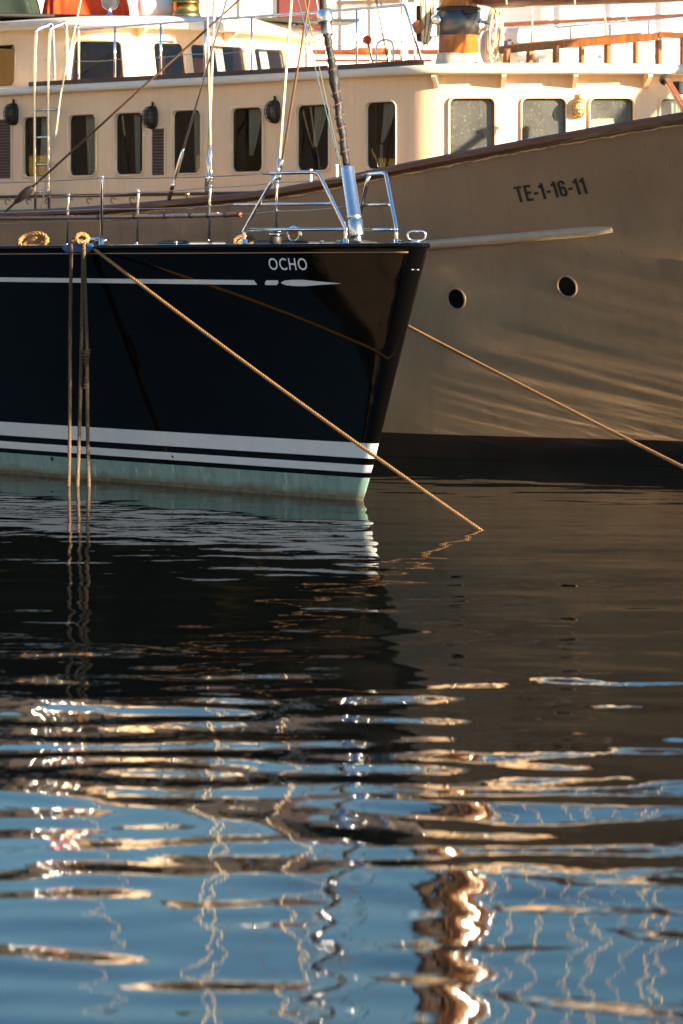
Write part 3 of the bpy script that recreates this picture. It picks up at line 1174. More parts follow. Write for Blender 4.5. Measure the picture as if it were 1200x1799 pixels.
# ---- walls that follow a plan outline
class Wall:
    def __init__(s, pts, z0, rake=lambda u: 0.0, ctr=None):
        P = np.array([(p[0], p[1]) for p in pts], float)
        d = np.concatenate([[0], np.cumsum(np.linalg.norm(np.diff(P, axis=0), axis=1))])
        s.L = d[-1]
        n = int(s.L / 0.02) + 1
        s.us = np.linspace(0, s.L, n)
        s.X = np.interp(s.us, d, P[:, 0])
        s.Y = np.interp(s.us, d, P[:, 1])
        tx, ty = np.gradient(s.X), np.gradient(s.Y)
        k = np.ones(15) / 15
        tx = np.convolve(np.pad(tx, 7, 'edge'), k, 'valid')
        ty = np.convolve(np.pad(ty, 7, 'edge'), k, 'valid')
        q = np.hypot(tx, ty)
        s.NX, s.NY = ty / q, -tx / q        # outward: outline runs aft-starboard -> front -> aft-port
        s.z0, s.rake = z0, rake

    def __call__(s, u, z, off=0.0):
        x, y = np.interp(u, s.us, s.X), np.interp(u, s.us, s.Y)
        nx, ny = np.interp(u, s.us, s.NX), np.interp(u, s.us, s.NY)
        o = off - s.rake(u) * (z - s.z0)
        return Vector((x + nx * o, y + ny * o, z))

    def nrm(s, u):
        return Vector((np.interp(u, s.us, s.NX), np.interp(u, s.us, s.NY), 0)).normalized()

    def find(s, px, z, lo=0.0, hi=None):
        hi = s.L if hi is None else hi
        best, bu = 1e9, lo
        for u in np.arange(lo, hi, 0.01):
            p = FB.w(s(u, z))
            e = abs(proj(p)[0] - px)
            if e < best:
                best, bu = e, u
        return bu

    def zat(s, u, py, zg=3.0):
        Y = FB.w(s(u, zg)).y
        return EYE + (HOR - py) / FPX * Y


def window_rects(W, specs, lo, hi):
    out = []
    for (a, b, t, bt) in specs:
        zg = 3.0
        for _ in range(3):
            ua, ub = W.find(a, zg, lo, hi), W.find(b, zg, lo, hi)
            um = (ua + ub) / 2
            z1, z0 = W.zat(um, t, zg), W.zat(um, bt, zg)
            zg = (z0 + z1) / 2
        out.append((min(ua, ub), max(ua, ub), z0, z1))
    return out


def wall_mesh(name, W, z0, z1, rects, m, parent, ulo=0.0, uhi=None, du=0.07):
    uhi = W.L if uhi is None else uhi
    us = set(np.round(np.arange(ulo, uhi, du), 4)) | {uhi}
    zs = {z0, z1}
    for a, b, c, d in rects:
        us = {u for u in us if abs(u - a) > 0.012 and abs(u - b) > 0.012}
        us |= {a, b}
    for r in rects:
        zs |= {r[2], r[3]}
    us, zs = sorted(us), sorted(zs)
    v, f = [], []
    for z in zs:
        for u in us:
            v.append(W(u, z))
    n = len(us)
    for j in range(len(zs) - 1):
        for i in range(n - 1):
            um, zm = (us[i] + us[i + 1]) / 2, (zs[j] + zs[j + 1]) / 2
            if any(a < um < b and c < zm < d for a, b, c, d in rects):
                continue
            k = j * n + i
            f.append((k, k + 1, k + n + 1, k + n))
    return link(name, v, f, m, parent, True)


def rrect(a, b, c, d, r, n=6):
    pts = []
    for cx, cz, s in ((b - r, c + r, -90), (b - r, d - r, 0), (a + r, d - r, 90), (a + r, c + r, 180)):
        for k in range(n + 1):
            t = R(s + 90 * k / n)
            pts.append((cx + r * math.cos(t), cz + r * math.sin(t)))
    return pts


def rect_ring(a, b, c, d, n=6):
    """same number of points as rrect, on the plain rectangle"""
    pts = []
    h = n // 2
    for (x0_, z0_), (x1_, z1_), (x2_, z2_) in (((b - .05, c), (b, c), (b, c + .05)), ((b, d - .05), (b, d), (b - .05, d)),
                                            ((a + .05, d), (a, d), (a, d - .05)), ((a, c + .05), (a, c), (a + .05, c))):
        for k in range(n + 1):
            if k <= h:
                t = k / h
                pts.append((x0_ + (x1_ - x0_) * t, z0_ + (z1_ - z0_) * t))
            else:
                t = (k - h) / (n - h)
                pts.append((x1_ + (x2_ - x1_) * t, z1_ + (z2_ - z1_) * t))
    return pts


def add_window(W, rect, parent, frame_m, pane_m, rad=0.07, curtain=None, lip=0.02, depth=0.055, seal=True):
    a, b, c, d = rect
    e = 0.012
    rings = [(rect_ring(a - e, b + e, c - e, d + e), 0.002),
             (rrect(a - e + .002, b + e - .002, c - e + .002, d + e - .002, rad + .01), 0.0025),
             (rrect(a - e + .006, b + e - .006, c - e + .006, d + e - .006, rad + .006), lip),
             (rrect(a + 0.004, b - 0.004, c + 0.004, d - 0.004, rad - 0.004), lip),
             (rrect(a + 0.010, b - 0.010, c + 0.010, d - 0.010, rad - 0.008), lip - 0.006),
             (rrect(a + 0.012, b - 0.012, c + 0.012, d - 0.012, rad - 0.008), -depth)]
    v, f = [], []
    n = len(rings[0][0])
    for pts, off in rings:
        for u, z in pts:
            v.append(W(u, z, off))
    for j in range(len(rings) - 1):
        for i in range(n):
            i2 = (i + 1) % n
            f.append((j * n + i, j * n + i2, (j + 1) * n + i2, (j + 1) * n + i))
    o = link('window', v, f, frame_m, parent, True)
    # pane
    pts = rrect(a + .011, b - .011, c + .011, d - .011, rad - 0.008)
    nu = 5
    v, f = [], []
    us = np.linspace(a + .011, b - .011, nu)
    for u, z in pts:
        v.append(W(u, z, -depth * 0.55))
    f.append(tuple(range(len(v))))
    link('pane', v, f, pane_m, o)
    if seal:
        mb = MB()
        mb.tube([W(u, z, -depth * 0.5) for u, z in rrect(a + .014, b - .014, c + .014, d - .014, rad - 0.008)], 0.007, 6, close=True)
        mb.build('seal', M['rubber'], o, True)
    if curtain:
        # gathered cloth: (left top, right top, left bottom, right bottom) as fractions of the width
        for (lt, rt, lb, rb, z_lo, z_hi) in curtain:
            v, f = [], []
            nu, nz = 22, 12
            for j in range(nz + 1):
                t = j / nz
                z = d + 0.02 - (d - c + 0.04) * (z_lo + (z_hi - z_lo) * t)
                k = t ** 1.4
                l_, r_ = lt + (lb - lt) * k, rt + (rb - rt) * k
                for i in range(nu + 1):
                    u = a + (b - a) * (l_ + (r_ - l_) * i / nu)
                    fold = 0.012 * math.sin(i * 1.7 + 0.4 * t) + 0.006 * math.sin(i * 0.9)
                    v.append(W(u, z, -depth - 0.055 + fold))
            for j in range(nz):
                for i in range(nu):
                    q = j * (nu + 1) + i
                    f.append((q, q + 1, q + nu + 2, q + nu + 1))
            link('curtain', v, f, M['curtain'], o, True)
    return o


# ---- lower deckhouse: straight sides and a half-round front
R0 = 2.2
def chaikin(p, k=3):
    for _ in range(k):
        q = [p[0]]
        for a, b in zip(p, p[1:]):
            q += [(a[0] * .75 + b[0] * .25, a[1] * .75 + b[1] * .25), (a[0] * .25 + b[0] * .75, a[1] * .25 + b[1] * .75)]
        p = q + [p[-1]]
    return p


out = [(-10.0, -R0), (-6.0, -R0), (-2.0, -R0), (-0.1, -R0), (0.28, -R0), (0.62, -2.13), (1.30, -1.46), (1.92, -0.84), (2.16, -0.45), (2.24, 0.0)]
out = chaikin(out + [(x, -y) for x, y in out[-2::-1]], 3)
WB = Wall(out, 3.0)
ZR = 3.50
side_specs = [(41, 88, 195, 305), (121, 170, 197, 308), (202, 253, 197, 310), (303, 355, 194, 308), (407, 463, 191, 306), (520, 579, 187, 302), (642, 697, 183, 299)]
front_specs = [(789, 871, 173, 272), (916, 995, 169, 262), (1036, 1115, 172, 262), (1159, 1216, 177, 262)]
uC = WB.L / 2           # arc length at the very front
SR = window_rects(WB, side_specs, 2.0, uC)
FR = window_rects(WB, front_specs, 9.5, uC + 2.0)
# even sills: windows of a row share their heights
zb_s = sum(r[2] for r in SR) / len(SR); zt_s = sum(r[3] for r in SR) / len(SR)
SR = [(a, b, zb_s, zt_s) for a, b, _, _ in SR]
zt_f = sum(r[3] for r in FR[:3]) / 3
FR = [(a, b, 2.66, zt_f) for a, b, _, _ in FR]
portside = []
for (a, b, c, d) in SR:
    portside.append((WB.L - b, WB.L - a, c, d))
wall_mesh('deckhouse_wall', WB, 1.75, ZR, SR + FR + portside[:6], M['cabin'], YB)
CUR = [[(.42, .98, .30, 1.0, 0, 1)], [(.36, .70, .46, .66, 0, 1)], [(.42, .60, .48, .60, 0, 1)], [(.50, .70, .52, .64, 0, 1)],
       [(.32, .74, .34, .44, 0, .72)], [(.34, .72, .28, .40, 0, .62)], [(.36, .78, .26, .32, 0, .60), (.24, .30, .24, .33, .62, 1.0)]]
for r, c in zip(SR, CUR):
    add_window(WB, r, YB, M['cabin'], M['pane'], curtain=c)
for r, c in zip(FR, ([(.64, .96, .93, .99, 0, 1)], [(.45, .93, .80, .95, 0, 1)], [(.52, .95, .80, .95, 0, 1)], [(.5, .9, .6, .8, 0, 1)])):
    add_window(WB, r, YB, M['cabin'], M['pane_salt'], rad=0.06, curtain=c)
for r in portside[:6]:
    add_window(WB, r, YB, M['cabin'], M['pane'], seal=False)
M['innerpost'] = wood_mat('orange_varnished_post', (0.62, 0.20, 0.03), (0.45, 0.13, 0.02), 0.35, (12, 12, 2), 0.2)
# inside: a panelled passage wall and front bench so the windows look onto something
mb = MB()
mb.box((-9.6, -1.02, 1.8), (-0.9, -0.98, 3.49))
mb.build('inner_bulkhead', M['interior'], YB)
mb = MB()
mb.box((-0.9, -1.9, 1.8), (-0.86, 1.9, 3.49))
mb.build('inner_bulkhead', M['interior'], YB)
for xk in (-2.35, -4.4, -6.3):
    MB().box((xk, -2.0, 1.8), (xk + 0.03, -1.0, 3.49)).build('inner_partition', M['redwood'], YB)
u7 = SR[6]
pw = WB((u7[0] + u7[1]) / 2, 2.9)
MB().box((-0.29, -2.15, 1.8), (-0.24, -2.00, 3.28), None, .008).build('inner_post', M['innerpost'], YB)
MB().box((0.2, -0.7, 1.8), (1.2, 0.7, 2.45), bev=0.04).build('saloon_bench', M['redwood'], YB)
v = [WB(u, 1.85, -0.03) for u in np.linspace(0, WB.L, 80)]
link('cabin_sole', v, [tuple(range(len(v)))], M['interior'], YB)
# dark moulding and stained strip at the foot of the side
mb = MB()
zm = EYE + (HOR - 343) / FPX * 31.5
mb.tube([WB(u, zm, 0.012) for u in np.linspace(1.0, 9.2, 60)], 0.016, 8)
mb.build('base_moulding', M['oldwood'], YB, True)
for k in range(9):
    u = 3.9 + 0.33 * k + 0.07 * math.sin(k * 3.1)
    pts = [WB(u + 0.05 * math.cos(a) * (1 - a / 9), zm - 0.055 + 0.026 * math.sin(a), 0.004) for a in np.linspace(0.3, 5.0, 12)]
    MB().tube(pts, 0.0045, 5).build('scroll_ornament', M['oldwood'], YB, True)

# roof with overhang, fascia and camber
def over(u):
    t = min(max((u - 9.6) / 1.6, 0), 1)
    return 0.075 + 0.155 * t * t * (3 - 2 * t) if u <= uC else over(2 * uC - u)
us = np.linspace(0, WB.L, 220)
rings = []
rings.append([WB(u, ZR - 0.002, -0.02) for u in us])
rings.append([WB(u, ZR - 0.002, over(u) - 0.012) for u in us])
rings.append([WB(u, ZR + 0.010, over(u)) for u in us])
rings.append([WB(u, ZR + 0.058, over(u)) for u in us])
rings.append([WB(u, ZR + 0.078, over(u) - 0.018) for u in us])
for k in (0.97, 0.85, 0.65, 0.4, 0.15, 0.0):
    ring = []
    for u in us:
        p = WB(u, 0, over(u) - 0.018)
        ring.append(Vector((p.x * k if p.x > 0 else p.x, p.y * k, ZR + 0.080 + 0.10 * (1 - k * k))))
    rings.append(ring)
v, f = [], []
n = len(us)
for r_ in rings:
    v += r_
for j in range(len(rings) - 1):
    for i in range(n - 1):
        a = j * n + i
        f.append((a, a + 1, a + n + 1, a + n))
link('deckhouse_roof', v, f, M['roofpaint'], YB, True)
# brackets under the front overhang
for px in (768, 884, 1008, 1133, 1240):
    u = WB.find(px, 3.4, 9.5, uC + 2.5)
    nn = WB.nrm(u)
    t = Vector((-nn.y, nn.x, 0))
    base = WB(u, 0, 0)
    w = over(u) - 0.03
    v = []
    for sgn in (-1, 1):
        for o_, z in ((-0.01, ZR - 0.005), (w, ZR - 0.005), (w, ZR - 0.03), (0.03, ZR - 0.12), (-0.01, ZR - 0.13)):
            v.append(base + nn * o_ + t * 0.02 * sgn + Vector((0, 0, z)))
    f = [(4, 3, 2, 1, 0), (5, 6, 7, 8, 9)] + [(i, (i + 1) % 5, (i + 1) % 5 + 5, i + 5) for i in range(5)]
    link('roof_bracket', v, f, M['cabin'], YB)
# toe rail of dark wood on the roof edge
ue = WB.find(752, 3.55, 8, uC)
ub_ = WB.find(56, 3.55, 1, 9)
v, f = [], []
uu = np.linspace(ub_, ue, 120)
for u in uu:
    o_ = over(u) - 0.05
    for do, h in ((0.018, 0.072), (0.018, 0.128), (-0.022, 0.128), (-0.022, 0.072)):
        v.append(WB(u, ZR + h, o_ + do))
for i in range(len(uu) - 1):
    for k in range(4):
        a, b = i * 4 + k, i * 4 + (k + 1) % 4
        f.append((a, a + 4, b + 4, b))
f += [(0, 1, 2, 3), tuple(len(v) - 1 - k for k in range(4))]
link('roof_toe_rail', v, f, M['oldwood'], YB)

# louvred vents
def louvre(pa, pb, ta, tb):
    (a, b, c, d), = window_rects(WB, [(pa, pb, ta, tb)], 1.0, 9.5)
    mb = MB()
    for u0_, u1_, c0, d0 in ((a - .015, a, c - .015, d + .015), (b, b + .015, c - .015, d + .015), (a, b, c - .015, c), (a, b, d, d + .015)):
        vv = []
        for off in (0.001, 0.014):
            vv += [WB(u0_, c0, off), WB(u1_, c0, off), WB(u1_, d0, off), WB(u0_, d0, off)]
        mb.add(vv, [(0, 1, 2, 3), (4, 5, 6, 7), (0, 1, 5, 4), (1, 2, 6, 5), (2, 3, 7, 6), (3, 0, 4, 7)])
    o = mb.build('louvre_vent', M['cabin'], YB)
    link('backing', [WB(a, c, .002), WB(b, c, .002), WB(b, d, .002), WB(a, d, .002)], [(0, 1, 2, 3)], M['rubber'], o)
    nn = int((d - c) / 0.030)
    for k in range(nn):
        z = c + (k + 0.5) * (d - c) / nn
        vv = [WB(a, z + .010, .004), WB(b, z + .010, .004), WB(b, z - .008, .016), WB(a, z - .008, .016), WB(a, z - .011, .013), WB(b, z - .011, .013)]
        link('slat', vv, [(0, 1, 2, 3), (3, 2, 5, 4)], M['oldslat'], o)
M['oldslat'] = mat('brown_slats', (0.16, 0.085, 0.055), 0.55, var=0.3, vscale=9)
louvre(-12, 20, 210, 314)
louvre(268, 290, 226, 308)


# caged bulkhead lamps
def cage_lamp(px, py0, py1, lo, hi, bodym, lit):
    u = WB.find(px, 3.2, lo, hi)
    zt, zb2 = WB.zat(u, py0), WB.zat(u, py1)
    zc_, hh_ = (zt + zb2) / 2, (zt - zb2) / 2
    nn = WB.nrm(u)
    t = Vector((-nn.y, nn.x, 0))
    base = WB(u, 0, 0)
    def P(a, o_, z):
        return base + t * a + nn * o_ + Vector((0, 0, zc_ + z))
    w = hh_ * 0.60
    # back plate
    mb = MB()
    ring = [(w * math.copysign(abs(math.cos(a)) ** .7, math.cos(a)), hh_ * math.copysign(abs(math.sin(a)) ** .8, math.sin(a))) for a in np.linspace(0, 2 * math.pi, 29)[:-1]]
    n = len(ring)
    vv = [P(a, .002, z) for a, z in ring] + [P(a, .03, z) for a, z in ring] + [P(a * .86, .036, z * .9) for a, z in ring]
    ff = []
    for j in range(2):
        for i in range(n):
            i2 = (i + 1) % n
            ff.append((j * n + i, j * n + i2, (j + 1) * n + i2, (j + 1) * n + i))
    ff.append(tuple(2 * n + i for i in range(n)))
    mb.add(vv, ff)
    mb.tube([P(0, .02, hh_), P(0.012, .02, hh_ + .02), P(0.0, .02, hh_ + .035)], 0.012, 8)
    o = mb.build('bulkhead_lamp', bodym, YB, True)
    # glass
    vv, ff = [], []
    for j in range(7):
        q = math.cos(j / 6 * math.pi / 2)
        for a, z in ring:
            vv.append(P(a * .74 * (.25 + .75 * q), .036 + .075 * math.sin(j / 6 * math.pi / 2), z * .80 * (.35 + .65 * q)))
    for j in range(6):
        for i in range(n):
            i2 = (i + 1) % n
            ff.append((j * n + i, j * n + i2, (j + 1) * n + i2, (j + 1) * n + i))
    ff.append(tuple(6 * n + i for i in range(n)))
    link('lamp_glass', vv, ff, M['bulb'] if lit else M['lampdark'], o, True)
    # cage bars
    mb = MB()
    for zf in (-.55, -.18, .18, .55):
        ww = w * .86
        mb.tube([P(ww * math.cos(a), .036 + .092 * math.sin(a) * (1 - .35 * zf * zf), zf * hh_) for a in np.linspace(0, math.pi, 13)], 0.0042, 5)
    for af in (-.5, 0, .5):
        mb.tube([P(af * w, .036 + .096 * math.sin(a) * (1 - .5 * af * af), .90 * hh_ * math.cos(a)) for a in np.linspace(0, math.pi, 15)], 0.0042, 5)
    mb.build('lamp_cage', bodym, o, True)
M['lampdark'] = mat('smoked_lamp_glass', (0.05, 0.035, 0.028), 0.3)
cage_lamp(25, 181, 220, 1, 9, M['iron'], False)
cage_lamp(270, 186, 227, 1, 9, M['iron'], False)
cage_lamp(484, 176, 217, 1, 10, M['iron'], False)
cage_lamp(1016, 172, 208, 9.5, uC + 1.5, M['bronze'] if 'bronze' in M else M['brass'], True)

# guard rail on the roof edge
ZTOP = 4.15
mb_u = [WB.find(px, ZTOP, 1, uC) for px in (128, 198, 278, 356, 437, 533, 622, 712)]
def grail(u, z):
    return WB(u, z, over(u) - 0.11)
uu = np.linspace(mb_u[0], mb_u[-1], 50)
pts = [grail(u, ZTOP) for u in uu]
ul = WB.find(748, 3.62, 8, uC)
pts += [grail(mb_u[-1] + 0.02, ZTOP - 0.02), grail(ul, ZR + 0.09)]
MB().tube(pts, 0.0145, 10).build('guard_rail', M['steel'], YB, True)
for u in mb_u[1:-1]:
    MB().tube([grail(u, ZR + 0.08), grail(u, ZTOP)], 0.0125, 8).build('rail_stanchion', M['steel'], YB, True)
MB().tube([grail(u, ZTOP - 0.33 - 0.012 * math.sin((u - mb_u[0]) * 3.6) ** 2) for u in np.linspace(mb_u[0], ul - 0.05, 70)], 0.004, 6).build('rail_wire', M['wire'], YB, True)

# boarding ladder hooked over the rail
def lad(px, py, off):
    z = 3.2
    for _ in range(3):
        u = WB.find(px, z, 1, 9)
        z = WB.zat(u, py, z)
    return WB(u, z, off)
mb_root = None
ua, ub2 = WB.find(75, 3.4, 1, 9), WB.find(99, 3.4, 1, 9)
zbot = 2.28
st = []
for u in (ua, ub2):
    pts = [WB(u, zbot, 0.10), WB(u, 3.4, 0.11), WB(u, 4.10, 0.09), WB(u + 0.01, 4.17, 0.06), WB(u + 0.03, 4.205, -0.02), WB(u + 0.04, 4.19, -0.10), WB(u + 0.04, 3.6, -0.13)]
    st.append(spline(pts, 5))
o = MB().tube(st[0], 0.0165, 10).build('boarding_ladder', M['steel'], YB, True)
MB().tube(st[1], 0.0165, 10).build('stringer', M['steel'], o, True)
for z in (2.47, 2.755, 3.04, 3.325):
    MB().tube([WB(ua, z, 0.105), WB(ub2 + (0.17 if z > 3.3 else 0), z, 0.105)], 0.013, 8).build('rung', M['steel'], o, True)
MB().tube([WB(ua - .09, 3.86, -.1), WB(ub2, 3.86, 0.08)], 0.010, 6).build('rung', M['steel'], o, True)
ug = WB.find(110, 4.0, 1, 9)
ug2 = WB.find(127, 4.0, 1, 9)
MB().tube(spline([WB(ug, 3.59, -.06), WB(ug, 4.12, -.06), WB(ug + .02, 4.18, -.06), WB(ug2, 4.19, -.06), WB(ug2 + .03, 4.13, -.06), WB(ug2 + .03, 3.59, -.06)], 4), 0.0135, 8).build('hand_hoop', M['steel'], YB, True)

# ---- wheelhouse: raked, slightly bowed front
HW = 1.9
fr = [(-4.62 + 0.42 * (1 - (y / HW) ** 2), y) for y in np.linspace(-1.62, 1.62, 15)]
pl = [(-9.4, -HW), (-7.0, -HW), (-5.25, -HW), (-4.72, -HW + 0.06)] + fr + [(-4.72, HW - 0.06), (-5.25, HW), (-7.0, HW), (-9.4, HW)]
pl = chaikin(pl, 3)
WW0 = Wall(pl, 3.5)
uF0 = float(np.interp(-5.3, WW0.X[:len(WW0.X) // 2], WW0.us[:len(WW0.X) // 2]))
LW = WW0.L
def wrake(u):
    u = min(u, LW - u)
    t = min(max((u - uF0 + 0.6) / 1.2, 0), 1)
    return 0.03 + 0.17 * t * t * (3 - 2 * t)
WW = Wall(pl, 3.5, wrake)
ZW = 4.22
wspec_side = [(-48, 28, 65, 148)]
wspec = [(124, 217, 68, 144), (270, 326, 70, 146), (336, 433, 72, 147), (446, 502, 80, 148), (551, 607, 88, 140)]
WSR = window_rects(WW, wspec_side, 1.0, uF0 + 0.4) + window_rects(WW, wspec, uF0 - 0.2, LW - uF0 + 0.6)
zlo, zhi = 3.62, 4.08
WSR = [(a, b, zlo, zhi) for a, b, _, _ in WSR]
wall_mesh('wheelhouse_wall', WW, 3.40, ZW, WSR, M['cabin'], YB, du=0.06)
for i, r in enumerate(WSR):
    cu = None
    if i == 3:
        cu = [(.55, .70, .55, .70, 0, 1)]
    if i == 4:
        cu = [(.40, .66, .40, .66, 0, 1)]
    if i == 5:
        cu = [(.05, .30, .05, .30, 0, 1), (.45, .75, .45, .75, 0, 1)]
    add_window(WW, r, YB, M['cabin'], M['pane'], rad=0.06, curtain=cu, lip=0.012)
# panelling behind the wheelhouse windows
MB().box((-6.15, -1.75, 3.0), (-6.10, 1.75, 4.2)).build('wheelhouse_bulkhead', M['interior'], YB)
for y0, y1 in ((-0.55, -0.30), (0.05, 0.12), (0.42, 0.75), (-1.35, -1.2)):
    MB().box((-5.55, y0, 3.3), (-5.50, y1, 4.02)).build('wheelhouse_panel', M['redwood'], YB)
MB().box((-5.0, -1.3, 3.3), (-4.75, 1.3, 3.60), bev=0.03).build('wheelhouse_console', M['interior'], YB)
# roof
us = np.linspace(0, LW, 200)
def wov(u):
    return 0.10 + 0.12 * (wrake(u) - 0.03) / 0.17
rings = [[WW(u, ZW - .002, -.02) for u in us], [WW(u, ZW - .002, wov(u) + .02) for u in us], [WW(u, ZW + .012, wov(u) + .035) for u in us],
         [WW(u, ZW + .070, wov(u) + .045) for u in us], [WW(u, ZW + .092, wov(u) + .02) for u in us]]
for k in (.97, .85, .6, .3, 0):
    rings.append([Vector((p.x, p.y * k, ZW + .094 + .07 * (1 - k * k))) for p in (WW(u, ZW + .09, wov(u) + .02) for u in us)])
v, f = [], []
n = len(us)
for r_ in rings:
    v += r_
for j in range(len(rings) - 1):
    for i in range(n - 1):
        a = j * n + i
        f.append((a, a + 1, a + n + 1, a + n))
link('wheelhouse_roof', v, f, M['roofpaint'], YB, True)
for px in (243, 395, 517):
    u = WW.find(px, 4.15, uF0, LW - uF0)
    nn = WW.nrm(u)
    t = Vector((-nn.y, nn.x, 0))
    base = WW(u, ZW, 0)
    v = []
    for sgn in (-1, 1):
        for o_, z in ((-0.02, -.004), (wov(u) - .02, -.004), (wov(u) - .02, -.025), (.03, -.10), (-.02, -.11)):
            v.append(base + nn * o_ + t * 0.018 * sgn + Vector((0, 0, z)))
    f = [(4, 3, 2, 1, 0), (5, 6, 7, 8, 9)] + [(i, (i + 1) % 5, (i + 1) % 5 + 5, i + 5) for i in range(5)]
    link('roof_bracket', v, f, M['cabin'], YB)
# wooden rail foot between roof and wheelhouse is already there; wiper on the first pane
r = WSR[2]
MB().tube([WW(r[0] + .04, zhi + .01, .02), WW(r[0] + .25, zhi + .005, .03)], 0.008, 6).build('window_wiper', M['iron'], YB, True)

# ---- mast with canvas boot, iron band and gear
mx_, my_ = -1.01, 0.0
zr0 = ZR + 0.17
mb = MB()
mb.lathe([(0.205, 3.3), (0.205, 4.6), (0.20, 6.5), (0.185, 9.0), (0.15, 13.0), (0.10, 15.5)], Matrix.Translation((mx_, my_, 0)), 40)
mast = mb.build('mast', M['mastwood'], YB, True)
v, f = [], []
nz, na = 12, 64
for j in range(nz + 1):
    t = j / nz
    z = zr0 - 0.03 + 0.21 * t
    for k in range(na):
        a = 2 * math.pi * k / na
        r_ = 0.212 + 0.085 * (1 - t) ** 1.6 + (0.010 * math.sin(a * 9 + 4 * t) + 0.008 * math.sin(a * 5 - 7 * t)) * (1 - t * 0.8)
        v.append((mx_ + r_ * math.cos(a), my_ + r_ * math.sin(a), z + 0.006 * math.sin(3 * a) * t))
for j in range(nz):
    for k in range(na):
        k2 = (k + 1) % na
        f.append((j * na + k, j * na + k2, (j + 1) * na + k2, (j + 1) * na + k))
link('mast_boot', v, f, M['canvas'], mast, True)
MB().lathe([(0.206, 4.035), (0.222, 4.04), (0.222, 4.275), (0.206, 4.28)], Matrix.Translation((mx_, my_, 0)), 40, False).build('mast_band', M['darksteel'], mast, True)
MB().lathe([(0.206, 4.285), (0.228, 4.29), (0.228, 4.315), (0.206, 4.32)], Matrix.Translation((mx_, my_, 0)), 40, False).build('mast_band', M['iron'], mast, True)
for z in (5.6, 7.0, 8.4):
    MB().lathe([(0.19, z), (0.222, z + .01), (0.222, z + .14), (0.19, z + .15)], Matrix.Translation((mx_, my_, 0)), 40, False).build('mast_band', M['brass'], mast, True)
# view-side axes for gear hung round the mast
wm = FB.w((mx_, my_, 0))
vx = (FB.M.to_3x3().inverted() @ Vector((1, 0, 0)))       # to the right as seen from the quay
vy = (FB.M.to_3x3().inverted() @ Vector((0, -1, 0)))      # towards the quay
mc = Vector((mx_, my_, 0))
def mg(dx, dn, z):
    return mc + vx * dx + vy * dn + Vector((0, 0, z))
px2m = wm.y / FPX
def mz(py):
    return EYE + (HOR - py) * px2m
hs2 = np.arange(4.9, 12.5, 0.05)
MB().tube([mg(-0.30 + 0.02 * math.sin(h * 3.1), 0.02 * math.cos(h * 4.3), h) for h in hs2], [0.13 + 0.03 * math.sin(h * 5.2) + 0.02 * math.sin(h * 13.7) for h in hs2], 14).build('brailed_sail', M['oldwood'], mast, True)
for k in range(6):
    a_ = -2.2 + 0.75 * k
    MB().tube([mg(0.235 * math.cos(a_) + .01 * math.sin(9 * h + k), 0.235 * abs(math.sin(a_)) + .02, h) for h in np.arange(4.5, 13, .12)], .011, 6).build('mast_halyard', M['rope_pale'] if k % 2 else M['rope_brown'], mast, True)
for k, z in enumerate((4.75, 5.2, 6.2, 6.6, 7.5, 7.9)):
    MB().lathe([(0.05, 0.0), (0.07, 0.03), (0.055, 0.06), (0.07, 0.10), (0.02, 0.11)], axis_matrix(mg(0.18 * (1 if k % 2 else -1), 0.10, z), vy + vx * (.6 if k % 2 else -.6)), 18).build('mast_winch', M['steel'] if k % 2 else M['iron'], mast, True)
# winch on the right of the mast
mb = MB().lathe([(0.07, 0.0), (0.085, 0.01), (0.085, 0.03), (0.055, 0.05), (0.052, 0.12), (0.08, 0.145), (0.08, 0.16), (0.03, 0.165)], axis_matrix(mg(0.19, 0.03, mz(46)), vx), 24)
mb.build('mast_winch', M['steel'], mast, True)
MB().lathe([(0.05, 0.0), (0.06, 0.02), (0.045, 0.05), (0.055, 0.09), (0.02, 0.095)], axis_matrix(mg(-0.20, 0.08, mz(36)), vy - vx * 0.4), 20).build('mast_winch', M['steel'], mast, True)
MB().box((-0.06, -0.03, -0.03), (0.09, 0.03, 0.03), axis_matrix(mg(0.10, 0.215, mz(20)), vy), 0.006).build('belaying_block', M['iron'], mast)
# coil hanging on the winch
mb = MB()
for k in range(7):
    c = mg(0.33 + 0.009 * k, 0.06 - 0.012 * (k % 3), mz(57) - 0.008 * (k % 4))
    a_, b_ = 0.045 + 0.012 * (k % 3), 0.235 + 0.012 * ((k * 5) % 4)
    pts = []
    for t in np.linspace(0, 2 * math.pi, 40)[:-1]:
        pts.append(c + vx * (a_ * math.sin(t) + 0.02 * math.cos(t)) + vy * (0.05 * math.sin(t + k)) + Vector((0, 0, b_ * math.cos(t))))
    mb.tube(pts, 0.0105, 6, close=True)
o = mb.build('rope_coil', M['rope_pale'], None, True)
o.matrix_world = FB.M
tag(o, 'pale rope coil hanging from the winch on the right of the varnished mast', 'rope')
